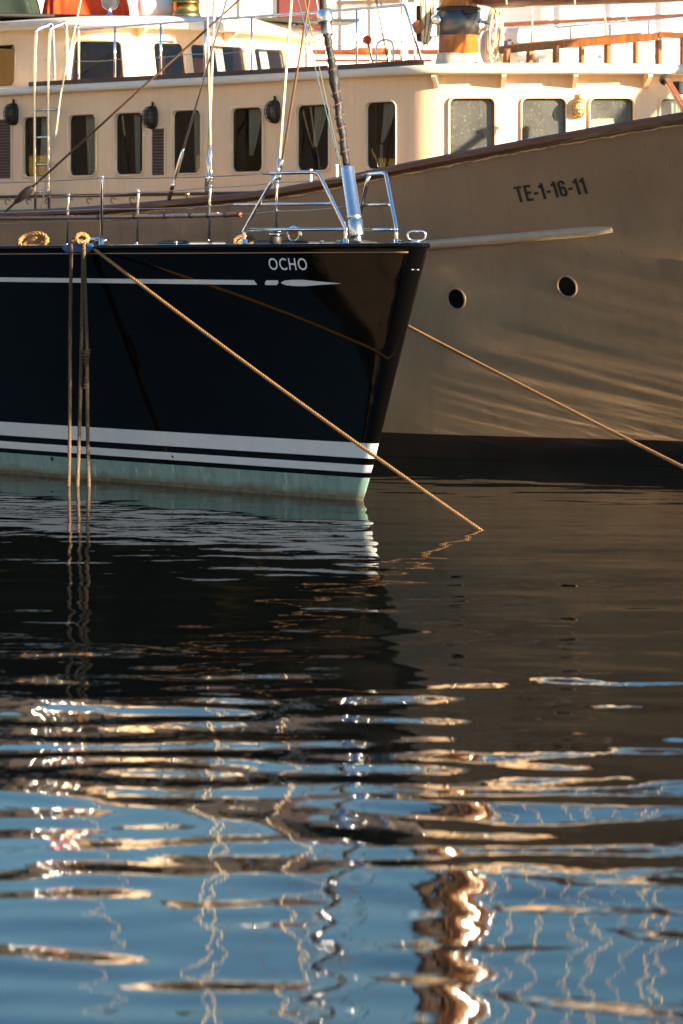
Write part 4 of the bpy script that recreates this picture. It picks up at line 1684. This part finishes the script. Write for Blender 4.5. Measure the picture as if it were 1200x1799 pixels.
# tackle on the left of the mast
tk = empty('tackle', FB.w(mg(-0.36, 0.05, mz(45))), BROT)
tag(tk, 'dark pulley tackle with bunched lines hanging left of the varnished mast', 'pulley')
L0 = mg(-0.36, 0.05, mz(45))
def tg(dx, dn, dz):
    return vx * dx + vy * dn + Vector((0, 0, dz))
mb = MB()
mb.lathe([(0.02, -.03), (0.062, -.028), (0.068, -.015), (0.05, 0), (0.068, .015), (0.062, .028), (0.02, .03)], axis_matrix(tg(-0.045, 0.03, -.02), vy + vx * -.25), 24)
mb.build('sheave', M['palewood'], tk, True)
mb = MB()
for dx in (-.02, .03):
    mb.box((-0.05, -0.012, -0.17), (0.05, 0.012, 0.20), Matrix.Translation(tg(dx, 0.0, 0)) @ Matrix.Rotation(0.5, 4, 'Z'), 0.01)
mb.build('block_cheek', M['iron'], tk)
for k in range(9):
    x_ = -0.03 + 0.016 * k
    pts = [tg(x_ + 0.01 * math.sin(k), 0.04 + 0.01 * (k % 3), 0.32 + .2 * (k % 2)), tg(x_ + .012, .05, .1), tg(x_ * .7 + .005, .06, -.08), tg(x_ * .5, .06, -.17 - .012 * (k % 4)), tg(x_ * .6 + .03, .03, -.13)]
    MB().tube(spline(pts, 6), 0.0085, 6).build('fall', M['rope_pale'] if k % 3 else M['rope_brown'], tk, True)
MB().tube(spline([tg(.07, .05, -.12), tg(.15, .06, -.11), tg(.17, .06, -.02), tg(.14, .05, .03)], 6), 0.009, 6).build('fall', M['rope_pale'], tk, True)
MB().tube([tg(0, 0, .15), tg(0.12, 0, 5.0)], 0.010, 6).build('fall', M['rope_brown'], tk, True)
# boom going forward from the mast
bz = mz(16) + 0.14
MB().lathe([(0.10, 0.25), (0.15, 0.5), (0.16, 2.5), (0.15, 6.0), (0.11, 8.0)], axis_matrix((mx_, my_, bz), (1, 0.0, -0.022)), 28).build('boom', M['boomwood'], YB, True)
mb = MB().tube([mg(0.1, 0.0, bz + .02), Vector((mx_ + 0.3, my_, bz - .005))], 0.05, 10)
mb.build('gooseneck', M['iron'], YB)

# ---- timber frame on the roof, to the right of the mast
fr_root = empty('timber_frame', FB.w((0, 0, ZR + .1)), BROT)
tag(fr_root, 'varnished timber trestle frame on the cream roof right of the mast', 'frame')
def fp(px, py, Y):
    return FB.l(at(px, py, Y)) - Vector((0, 0, ZR + .1))
def beam(a, b, w, h, m, name='beam'):
    a, b = Vector(a), Vector(b)
    d = (b - a)
    L_ = d.length
    M4 = axis_matrix(a, d)
    MB().box((-w / 2, -h / 2, 0), (w / 2, h / 2, L_), M4, 0.006).build(name, m, fr_root)
YF, YK = 29.7, 30.6
beam(fp(876, 88, YF + .3), fp(1158, 64, YF), .06, .075, M['palewood'])
beam(fp(900, 82, YK + .3), fp(1128, 62, YK), .05, .06, M['palewood'])
for px, py in ((890, 88), (977, 80), (1067, 72), (1157, 64)):
    beam(fp(px, py, YF + .12), fp(px, 124, YF + .12), .055, .055, M['palewood'], 'post')
for px, py in ((930, 84), (1022, 76), (1117, 66)):
    beam(fp(px, py, YK), fp(px, 119, YK), .05, .05, M['palewood'], 'post')
for pxa, pya, pxb, pyb in ((890, 90, 930, 84), (977, 82, 1022, 76), (1067, 73, 1117, 66)):
    beam(fp(pxa, pya, YF + .1), fp(pxb, pyb, YK), .05, .05, M['palewood'])
beam(fp(1158, 61, YF), fp(1290, 66, YF - .2), .07, .06, M['palewood'])
beam(fp(1200, 66, YF - .1), fp(1200, 124, YF - .1), .05, .05, M['palewood'], 'post')
# white life-raft canister behind the frame
lr = empty('life_raft', FB.w((0, 0, 0)), BROT)
tag(lr, 'white life raft canister lying behind the timber frame on the roof', 'life raft')
c0, c1 = FB.l(at(845, 85, 31.4)), FB.l(at(988, 81, 31.2))
mb = MB()
d = (c1 - c0)
Lc = d.length
mb.lathe([(0.02, 0), (0.12, .012), (0.185, .05), (0.20, .10), (0.20, Lc * .48), (0.207, Lc * .485), (0.207, Lc * .515), (0.20, Lc * .52), (0.20, Lc - .10), (0.185, Lc - .05), (0.12, Lc - .012), (0.02, Lc)], axis_matrix(c0, d), 36)
body = mb.build('canister', M['white'], lr, True)
for t in (.30, .68):
    p = c0.lerp(c1, t)
    MB().lathe([(0.2, -.018), (0.205, -.016), (0.205, .016), (0.2, .018)], axis_matrix(p, d), 36, False).build('strap', M['rope_pale'], lr, True)
def on_can(t, ang, r_=0.2025):
    q = axis_matrix(c0, d)
    base = c0.lerp(c1, t)
    dn = d.normalized()
    e1 = (vy - dn * vy.dot(dn)).normalized()
    e2 = dn.cross(e1)
    if e2.z < 0:
        e2 = -e2
    return base + (e1 * math.cos(ang) + e2 * math.sin(ang)) * r_
def can_patch(name, t0, t1, a0, a1, m):
    v, f = [], []
    for i in range(5):
        for j in range(5):
            v.append(on_can(t0 + (t1 - t0) * i / 4, a0 + (a1 - a0) * j / 4))
    for i in range(4):
        for j in range(4):
            a = i * 5 + j
            f.append((a, a + 1, a + 6, a + 5))
    link(name, v, f, m, body)
can_patch('red_mark', .18, .27, .22, .34, M['redpaint'])
can_patch('navy_mark', .19, .25, -.12, .08, M['bluepaint'])
can_patch('navy_mark', .33, .37, -.05, .30, M['bluepaint'])
can_patch('navy_mark', .37, .42, .26, .36, M['bluepaint'])
can_patch('navy_mark', .42, .45, -.05, .20, M['bluepaint'])
mb = MB()
for t in (.2, .8):
    p = c0.lerp(c1, t)
    mb.box((-.04, -.2, -.17), (.04, .2, 0), Matrix.Translation(p - Vector((0, 0, .13))) @ Matrix.Rotation(math.atan2(d.y, d.x), 4, 'Z'), .01)
mb.build('cradle', M['whitefix'], lr)
# far guard rail of the roof
def fpw(px, py, Y):
    return FB.l(at(px, py, Y))
pts = [fpw(862, 57, 32.3), fpw(935, 53, 31.9), fpw(1003, 46, 31.5), fpw(1072, 41, 31.1), fpw(1140, 35, 30.7), fpw(1240, 25, 30.2)]
MB().tube(pts, 0.013, 8).build('guard_rail', M['steel'], YB, True)
for p in pts[1:]:
    MB().tube([p, p - Vector((0, 0, .52))], 0.011, 8).build('rail_stanchion', M['steel'], YB, True)
MB().tube([p - Vector((0, 0, .27)) for p in pts], 0.004, 6).build('rail_wire', M['wire'], YB, True)
# two slim poles right of the mast
for (pa, ya, pb, yb, Yp) in ((935, 80, 934, -60, 31.0), (1067, 62, 1052, -40, 30.9)):
    MB().tube([fpw(pa, ya, Yp), fpw(pb, yb, Yp), fpw(pb - (pa - pb) * 6, yb - 900, Yp)], 0.010, 8).build('signal_stay', M['rope_pale'], YB, True)
# wooden strut and block at the right, above the cap rail
o = MB()
a, b = fpw(1168, 135, 27.4), fpw(1216, 215, 26.6)
M4 = axis_matrix(a, b - a)
MB().box((-.03, -.02, 0), (.03, .02, (b - a).length), M4, .005).build('gangway_strut', M['palewood'], YB)
mb = MB().lathe([(.02, -.025), (.05, -.02), (.05, .02), (.02, .025)], axis_matrix(fpw(1168, 140, 27.35), vy), 16)
mb.build('strut_block', M['iron'], YB)
MB().box((-.05, -.04, -.06), (.05, .04, .06), Matrix.Translation(fpw(1192, 155, 27.5)), .01).build('strut_block', M['iron'], YB)
# two pale pins on the near cap rail
for px, py in ((541, 298), (586, 292)):
    x = xB(px, lambda q: SHB(q))
    p = hullB(x, SHB(x) + .04, -.04)
    MB().lathe([(.016, 0), (.013, .01), (.012, .10), (.017, .11), (.016, .125)], Matrix.Translation(p), 12).build('belaying_pin', M['whitefix'], YB, True)
# white companion hoops between wheelhouse and mast
hp = [((652, 122), (652, 72), (668, 62), (683, 72), (683, 122), 32.4), ((662, 122), (662, 80), (676, 70), (690, 78), (690, 122), 31.6),
      ((706, 122), (706, 62), (712, 58), (728, 66), (728, 122), 32.0)]
for *q, Yq in hp:
    MB().tube(spline([fpw(x, y, Yq) for x, y in q], 5), 0.012, 8).build('companion_hoop', M['whitefix'], YB, True)
for px, py0 in ((708, 60), (714, 60)):
    MB().tube([fpw(px, 122, 31.8), fpw(px, py0, 31.8)], 0.014, 8).build('companion_post', M['whitefix'], YB, True)
MB().box((-.3, -.14, -.07), (.3, .14, .04), Matrix.Translation(fpw(640, 122, 32.2)), .02).build('skylight_box', M['whitefix'], YB)
# mop standing by the hoop
mp_ = empty('deck_mop', FB.w(fpw(652, 122, 31.7)), BROT)
tag(mp_, 'small orange headed mop leaning by the white hoops on the roof', 'mop')
pa, pb = fpw(657, 120, 31.7) - fpw(652, 122, 31.7), fpw(645, 70, 31.9) - fpw(652, 122, 31.7)
MB().tube([pa, pb], 0.009, 8).build('handle', M['palewood'], mp_, True)
MB().lathe([(0.01, -.04), (0.045, -.03), (0.05, 0), (0.04, .03), (0.012, .045)], Matrix.Translation(pb), 12).build('mop_head', M['orange'], mp_, True)

# ---- things on the wheelhouse roof
def wtop(px, py, Y):
    return at(px, py, Y)
# orange cover: pleated cloth over a box
def cover(name, pxa, pxb, py0, py1, Y0, dep, m, label, cat, folds=9):
    a, b = at(pxa, py1, Y0), at(pxb, py1, Y0)
    h = at(pxa, py0, Y0).z - a.z
    o0 = a.copy()
    L_ = b.x - a.x
    v, f = [], []
    nu, nz = 60, 10
    for j in range(nz + 1):
        t = j / nz
        for i in range(nu):
            q = i / nu * 2 * math.pi
            # rounded rectangle in plan, gathered in pleats, narrowing upward
            cx, cy = math.copysign(abs(math.cos(q)) ** .35, math.cos(q)), math.copysign(abs(math.sin(q)) ** .35, math.sin(q))
            pl_ = 0.022 * math.sin(q * folds * 2 + 1.5 * t) * (1 - .5 * t)
            k = 1 - .10 * t * t
            v.append((L_ / 2 + (L_ / 2 * k + pl_) * cx, dep / 2 + (dep / 2 * k + pl_) * cy, h * t + .01 * math.sin(q * 3)))
    for j in range(nz):
        for i in range(nu):
            i2 = (i + 1) % nu
            f.append((j * nu + i, j * nu + i2, (j + 1) * nu + i2, (j + 1) * nu + i))
    f.append(tuple(nz * nu + i for i in range(nu)))
    o = link(name, v, f, m, None, True)
    o.location = o0
    o.rotation_euler = (0, 0, R(6))
    return tag(o, label, cat)
cover('canvas_cover', 76, 228, -14, 27, 33.4, .9, M['orange'], 'bright orange pleated canvas cover on the wheelhouse roof', 'cover')
cover('canvas_cover', -90, 70, -12, 24, 33.3, 1.0, M['green'], 'dark green canvas cover at the left end of the wheelhouse roof', 'cover', 5)
MB_ = MB().box((-0.5, -.3, 0), (3.6, .35, .035), None, .008)
o = MB_.build('dark_board', M['rubber'], None)
o.location = at(50, 33, 33.2)
o.rotation_euler = (0, 0, R(12))
tag(o, 'long dark board lying along the wheelhouse roof under the covers', 'board')
# searchlight
sl_ = empty('searchlight', at(193, 30, 32.6), 0)
tag(sl_, 'small round chrome searchlight in front of the orange cover', 'lamp')
MB().lathe([(.06, 0), (.06, .01), (.02, .03), (.015, .08), (.02, .10)], None, 16).build('stand', M['steel'], sl_, True)
MB().lathe([(.03, .10), (.075, .06), (.092, 0), (.098, -.01), (.092, -.02)], axis_matrix((0, .02, .17), (-.1, 1, .1)), 24, False).build('housing', M['steel'], sl_, True)
MB().lathe([(.0, -.01), (.05, -.014), (.088, -.005)], axis_matrix((0, .02, .17), (-.1, 1, .1)), 24, False).build('lens', M['lens'], sl_, True)
# brass drum
bd_ = empty('brass_drum', at(327, 34, 33.9), 0)
tag(bd_, 'tarnished brass ship drum standing on the wheelhouse roof', 'drum')
MB().lathe([(.15, 0), (.165, .01), (.165, .06), (.15, .07), (.15, .17), (.158, .175), (.158, .19), (.15, .195), (.15, .42), (.12, .46)], None, 32).build('casing', M['brass'], bd_, True)
MB().lathe([(.151, .0), (.171, .012), (.171, .03), (.151, .04)], None, 32, False).build('foot_ring', M['iron'], bd_, True)
# white locker with a round end
wl_ = empty('roof_locker', at(272, 32, 34.0), 0)
tag(wl_, 'white rounded locker beside the brass drum on the wheelhouse roof', 'locker')
MB().lathe([(.02, 0), (.13, .02), (.15, .08), (.15, .36), (.13, .42), (.02, .44)], axis_matrix((-.2, .1, .15), (1, 0, 0)), 28).build('shell', M['white'], wl_, True)
MB().box((-.02, -.05, .25), (.12, .02, .36), None, .01).build('green_label', mat('green_plate', (.08, .35, .14), .5), wl_)
# maroon locker and the white horns before it
ml = MB().box((0, 0, 0), (.55, .5, .46), None, .02).build('signal_locker', M['maroon'], None)
ml.location = at(487, 52, 34.4)
ml.rotation_euler = (0, 0, R(8))
tag(ml, 'maroon locker on the wheelhouse roof behind the white horns', 'locker')
for i, (px, py, lab) in enumerate(((508, 42, 'leftmost of the small white signal horns before the maroon locker'), (521, 43, 'middle one of the small white signal horns before the maroon locker'),
                                 (546, 41, 'rightmost white signal horn with open bell before the maroon locker'))):
    h = empty('signal_horn', at(px, py + 10, 34.0), 0)
    tag(h, lab, 'horn', 'white signal horns')
    MB().lathe([(.012, .20), (.02, .10), (.032, .04), (.045, .012), (.050, 0), (.044, .004), (.02, .02)], axis_matrix((0, 0, .075), (.25 * (i - 1), 1, 0)), 20, False).build('bell', M['whitefix'], h, True)
    MB().lathe([(.03, 0), (.03, .008), (.012, .014), (.012, .06)], Matrix.Translation((0, .06, 0)), 12).build('bracket', M['whitefix'], h, True)

# ---- standing rigging of the cream yacht
def rig(name, p0, p1, Y0, Y1, ext, r, m, turn=0.0, parent=YB, shackle=True):
    a, b = FB.l(at(*p0, Y0)), FB.l(at(*p1, Y1))
    top = a + (b - a) * ext
    o = MB().tube([a.lerp(top, t) for t in np.linspace(0, 1, 6)], r, 8).build(name, m, parent, True)
    d_ = (b - a).normalized()
    if turn > 0:
        Mx = axis_matrix(a, d_)
        MB().lathe([(.006, 0), (.020, .02), (.022, .05), (.012, .07), (.012, .11), (.019, .13), (.019, turn), (.012, turn + .03), (r, turn + .05)], Mx, 14).build('turnbuckle', M['steel'], o, True)
        MB().box((-.026, -.010, -.11), (.026, .010, .03), Mx, .006).build('chainplate', M['iron'], o)
    return o
rig('shroud', (371, 318), (364, 0), 29.35, 29.6, 5.0, 0.0125, M['shroudwire'], .30)
rig('shroud', (365, 318), (377, 0), 29.35, 29.8, 5.0, 0.0125, M['shroudwire'], .22)
rig('backstay', (302, 332), (398, 0), 29.6, 29.3, 4.0, 0.0105, M['steel'], .36)
rig('shroud', (488, 318), (512, 0), 28.75, 29.4, 5.0, 0.0130, M['rope_pale'], .20)
rig('shroud', (490, 318), (543, 0), 28.75, 28.5, 4.5, 0.0110, M['rope_brown'], .16)
rig('running_line', (684, 122), (657, -20), 31.5, 31.5, 5.0, 0.0075, M['rope_brown'])
rig('running_line', (712, 124), (667, 0), 31.0, 31.6, 4.0, 0.006, M['rope_pale'])
rig('halyard', (1105, 124), (1098, -20), 30.8, 30.8, 6.0, 0.005, M['rope_pale'])
for px, r_ in ((1148, .013), (1172, .013), (1010, .009), (890, .009)):
    rig('boom_lift', (px, 8), (px - 10, -140), 29.5, 29.7, 6.0, r_, M['shroudwire'])
# diagonal brown line with its block, and a slack golden one
o = rig('topping_line', (8, 373), (420, 0), 30.7, 29.4, 3.6, 0.012, M['rope_brown'])
c = FB.l(at(42, 342, 30.6))
dd = (FB.l(at(100, 290, 30.4)) - c).normalized()
MB().lathe([(.012, -.15), (.03, -.10), (.045, -.02), (.045, .05), (.03, .11), (.012, .15)], axis_matrix(c, dd), 14).build('wooden_block', M['iron'], o, True)
pts = [FB.l(at(x, y, Yq)) for x, y, Yq in ((73, 366, 31.3), (84, 300, 31.3), (98, 235, 31.35), (107, 165, 31.4), (124, 85, 31.5), (142, 0, 31.6), (190, -240, 32), (240, -700, 33))]
MB().tube(spline(pts, 6), 0.0085, 7).build('running_line', M['rope_pale'], YB, True)
# brass knob on the rail
x = xB(322, lambda q: SHB(q) + .05)
MB().lathe([(.016, 0), (.012, .02), (.024, .035), (.024, .05), (.01, .06)], Matrix.Translation(hullB(x, SHB(x) + .04, -.05)), 14).build('rail_knob', M['brass'], YB, True)

# ------------------------------------------------------------------ white ship behind
wsr = empty('white_ship', (0.0, 44.0, 0.0), 0.0)
tag(wsr, 'big white ship with brown rubbing rails moored behind the cream yacht', 'ship')
def wz(py):
    return EYE + (HOR - py) / FPX * 44.0
def wx(px):
    return (px - 600) / FPX * 44.0
v, f = [], []
xs = np.linspace(-8.5, 11.0, 40)
for x in xs:
    for z, o_ in ((-.6, .5), (1.0, .22), (3.0, .05), (wz(96), 0.0)):
        v.append((x, o_ + 0.006 * x * x * (1 if x < -4 else 0), z))
for x in xs:
    v.append((x, 5.0, wz(96)))
n = len(xs)
for i in range(n - 1):
    for k in range(3):
        a = i * 4 + k
        f.append((a, a + 4, a + 5, a + 1))
    f.append((i * 4 + 3, i * 4 + 7, n * 4 + i + 1, n * 4 + i))
link('hull_side', v, f, M['white'], wsr, True)
MB().box((-8.5, -.06, wz(95)), (wx(792), .10, wz(87)), None, .015).build('rubbing_rail', M['mahogany'], wsr)
MB().box((-8.5, -.03, wz(108)), (wx(760), .05, wz(104)), None, .01).build('rubbing_rail', M['mahogany'], wsr)
# upper works: forward house, shaded recess, after house
MB().box((-8.3, .35, wz(96)), (wx(720), 4.4, wz(-70)), None, .05).build('deck_house', M['white'], wsr)
MB().box((wx(720), 1.5, wz(96)), (wx(975), 4.4, wz(-60)), None, .04).build('deck_house', M['white'], wsr)
MB().box((wx(962), .45, wz(96)), (11.0, 4.4, wz(-70)), None, .05).build('deck_house', M['white'], wsr)
for px in (250, 330, 420, 600, 652, 1000, 1090, 1180):
    MB().box((wx(px), .31, wz(90)), (wx(px) + .03, .36, wz(-66))).build('wall_seam', M['whitefix'], wsr)
for px in (300, 455):
    o = MB().box((wx(px), .325, wz(0)), (wx(px) + .5, .36, wz(-40)), None, .01).build('window', M['whitefix'], wsr)
    MB().box((wx(px) + .05, .318, wz(-4)), (wx(px) + .45, .33, wz(-36))).build('pane', M['portglass'], o)
# sloping brown rail and handrail on the right
def wbeam(a, b, w, m, name):
    a, b = Vector(a), Vector(b)
    MB().box((-w / 2, -.03, 0), (w / 2, .03, (b - a).length), axis_matrix(a, b - a), .008).build(name, m, wsr)
wbeam((wx(862), -.15, wz(46)), (wx(1260), -.25, wz(26)), .07, M['mahogany'], 'sloping_rail')
wbeam((wx(590), .2, wz(3)), (wx(730), .2, wz(-1)), .04, M['oldwood'], 'sloping_rail')
for px in (880, 980, 1080, 1180):
    MB().tube([(wx(px), -.15, wz(96)), (wx(px), -.17, wz(46 - (px - 862) * .05))], .02, 8).build('rail_post', M['whitefix'], wsr, True)
# boat crane jib throwing a slanting shadow on the white wall
MB().tube([(wx(705), -1.6, wz(40)), (wx(705), -1.5, wz(-130))], .05, 10).build('davit', M['whitefix'], wsr, True)
# orange lifebuoys on the deck edge
for px, lab in ((640, 'left orange lifebuoy lying on the white ship deck edge'), (664, 'right orange lifebuoy lying on the white ship deck edge')):
    o = MB().tube([(0.15 * math.cos(a), 0.15 * math.sin(a), 0) for a in np.linspace(0, 2 * math.pi, 25)[:-1]], .05, 8, close=True).build('lifebuoy', M['orange'], None, True)
    o.location = (wx(px), 44.12, wz(96) + .05)
    tag(o, lab, 'lifebuoy', 'orange lifebuoys')

# ------------------------------------------------------------------ sunlit harbour front to the left, seen only in the panes and glossy paint
quay = MB().box((-95, -60, -3), (-25.0, 110, 1.25), None, .1).build('quay', mat('quay_stone', (.30, .26, .21), .8, var=.3, vscale=1.5, bump=.02, bscale=3))
tag(quay, 'stone harbour quay left of the boats', None, kind='structure')
WALLC = [('ochre', (.62, .36, .13)), ('sand', (.60, .43, .25)), ('yellow', (.66, .42, .14)), ('terracotta', (.50, .24, .12)), ('cream', (.64, .48, .32)), ('apricot', (.64, .37, .17))]
M['rooftile'] = mat('clay_tiles', (.32, .12, .06), .8, var=.4, vscale=3)
M['shutter'] = mat('green_shutter', (.03, .08, .05), .6)
y = -55.0
for i in range(11):
    cname, c = WALLC[i % 6]
    w = 12.5 + 1.5 * ((i * 7) % 3)
    h = 11.0 + 1.4 * ((i * 5) % 4)
    hs_ = empty('harbour_house', (-45.0 if y + w < 18 or y > 50 else -72.0, y, 1.25), 0)
    tag(hs_, '%s plastered house with clay roof, %s from the near end of the quay' % (cname, ('first', 'second', 'third', 'fourth', 'fifth', 'sixth', 'seventh', 'eighth', 'ninth', 'tenth', 'eleventh')[i]), 'house', 'sunlit houses along the quay')
    MB().box((-9, .1, 0), (0, w - .1, h)).build('wall', mat('plaster_' + cname, c, .85, var=.15, vscale=.8), hs_)
    v = [(-9.4, 0, h), (.4, 0, h), (.4, w, h), (-9.4, w, h), (-4.5, 0, h + 2.2), (-4.5, w, h + 2.2)]
    link('roof', v, [(0, 3, 2, 1), (1, 2, 5, 4), (3, 0, 4, 5), (0, 1, 4), (2, 3, 5)], M['rooftile'], hs_)
    nfl = int(h // 3.1)
    for fl in range(nfl):
        for k in range(4):
            yy = 1.6 + k * (w - 3.2) / 3 - .55
            z0_ = .1 if fl == 0 and k % 2 else 1.0 + 3.05 * fl
            zh = 2.4 if fl == 0 and k % 2 else 1.7
            o = MB().box((0, yy, z0_), (.06, yy + 1.1, z0_ + zh)).build('door' if fl == 0 and k % 2 else 'window', M['whitefix'], hs_)
            MB().box((.06, yy + .08, z0_ + .08), (.07, yy + 1.02, z0_ + zh - .08)).build('pane', M['portglass'], o)
            if fl:
                MB().box((0, yy - .6, z0_), (.08, yy - .03, z0_ + zh)).build('shutter', M['shutter'], o)
    y += w + .02

M['shedwall'] = mat('added_shed_boards', (.035, .028, .024), .8, var=.4, vscale=2, stretch=(1, 8, 1))  # unseen sheds added to darken what the cabin windows mirror
M['sheddoor'] = mat('added_shed_doors', (.48, .31, .05), .7, var=.2, vscale=3)  # doors added as yellow patches for the panes to mirror
y = -50.0
SHED = ('first', 'second', 'third', 'fourth', 'fifth', 'sixth', 'seventh', 'eighth', 'ninth', 'tenth')
for i in range(9):
    w = 16.0
    sh_ = empty('added_shed', (-28.0, y, 1.25), 0)
    tag(sh_, '%s added unseen dark shed from the near end of the quay at left' % SHED[i], 'shed', 'added unseen sheds along the quay')
    MB().box((-5, 0, 0), (0, w - .4, 3.6)).build('wall', M['shedwall'], sh_)
    link('roof', [(-5.3, -.2, 3.6), (.4, -.2, 3.6), (.4, w - .2, 3.6), (-5.3, w - .2, 3.6), (-2.5, -.2, 4.7), (-2.5, w - .2, 4.7)],
         [(0, 3, 2, 1), (1, 2, 5, 4), (3, 0, 4, 5), (0, 1, 4), (2, 3, 5)], M['shedwall'], sh_)
    for k in range(5):
        yy = 0.55 + k * 3.1
        o = MB().box((0, yy, .05), (.06, yy + .36, 2.3)).build('door', M['sheddoor'], sh_)
        MB().box((.06, yy, 1.1), (.08, yy + .36, 1.35)).build('cross_board', M['shedwall'], o)
    y += w
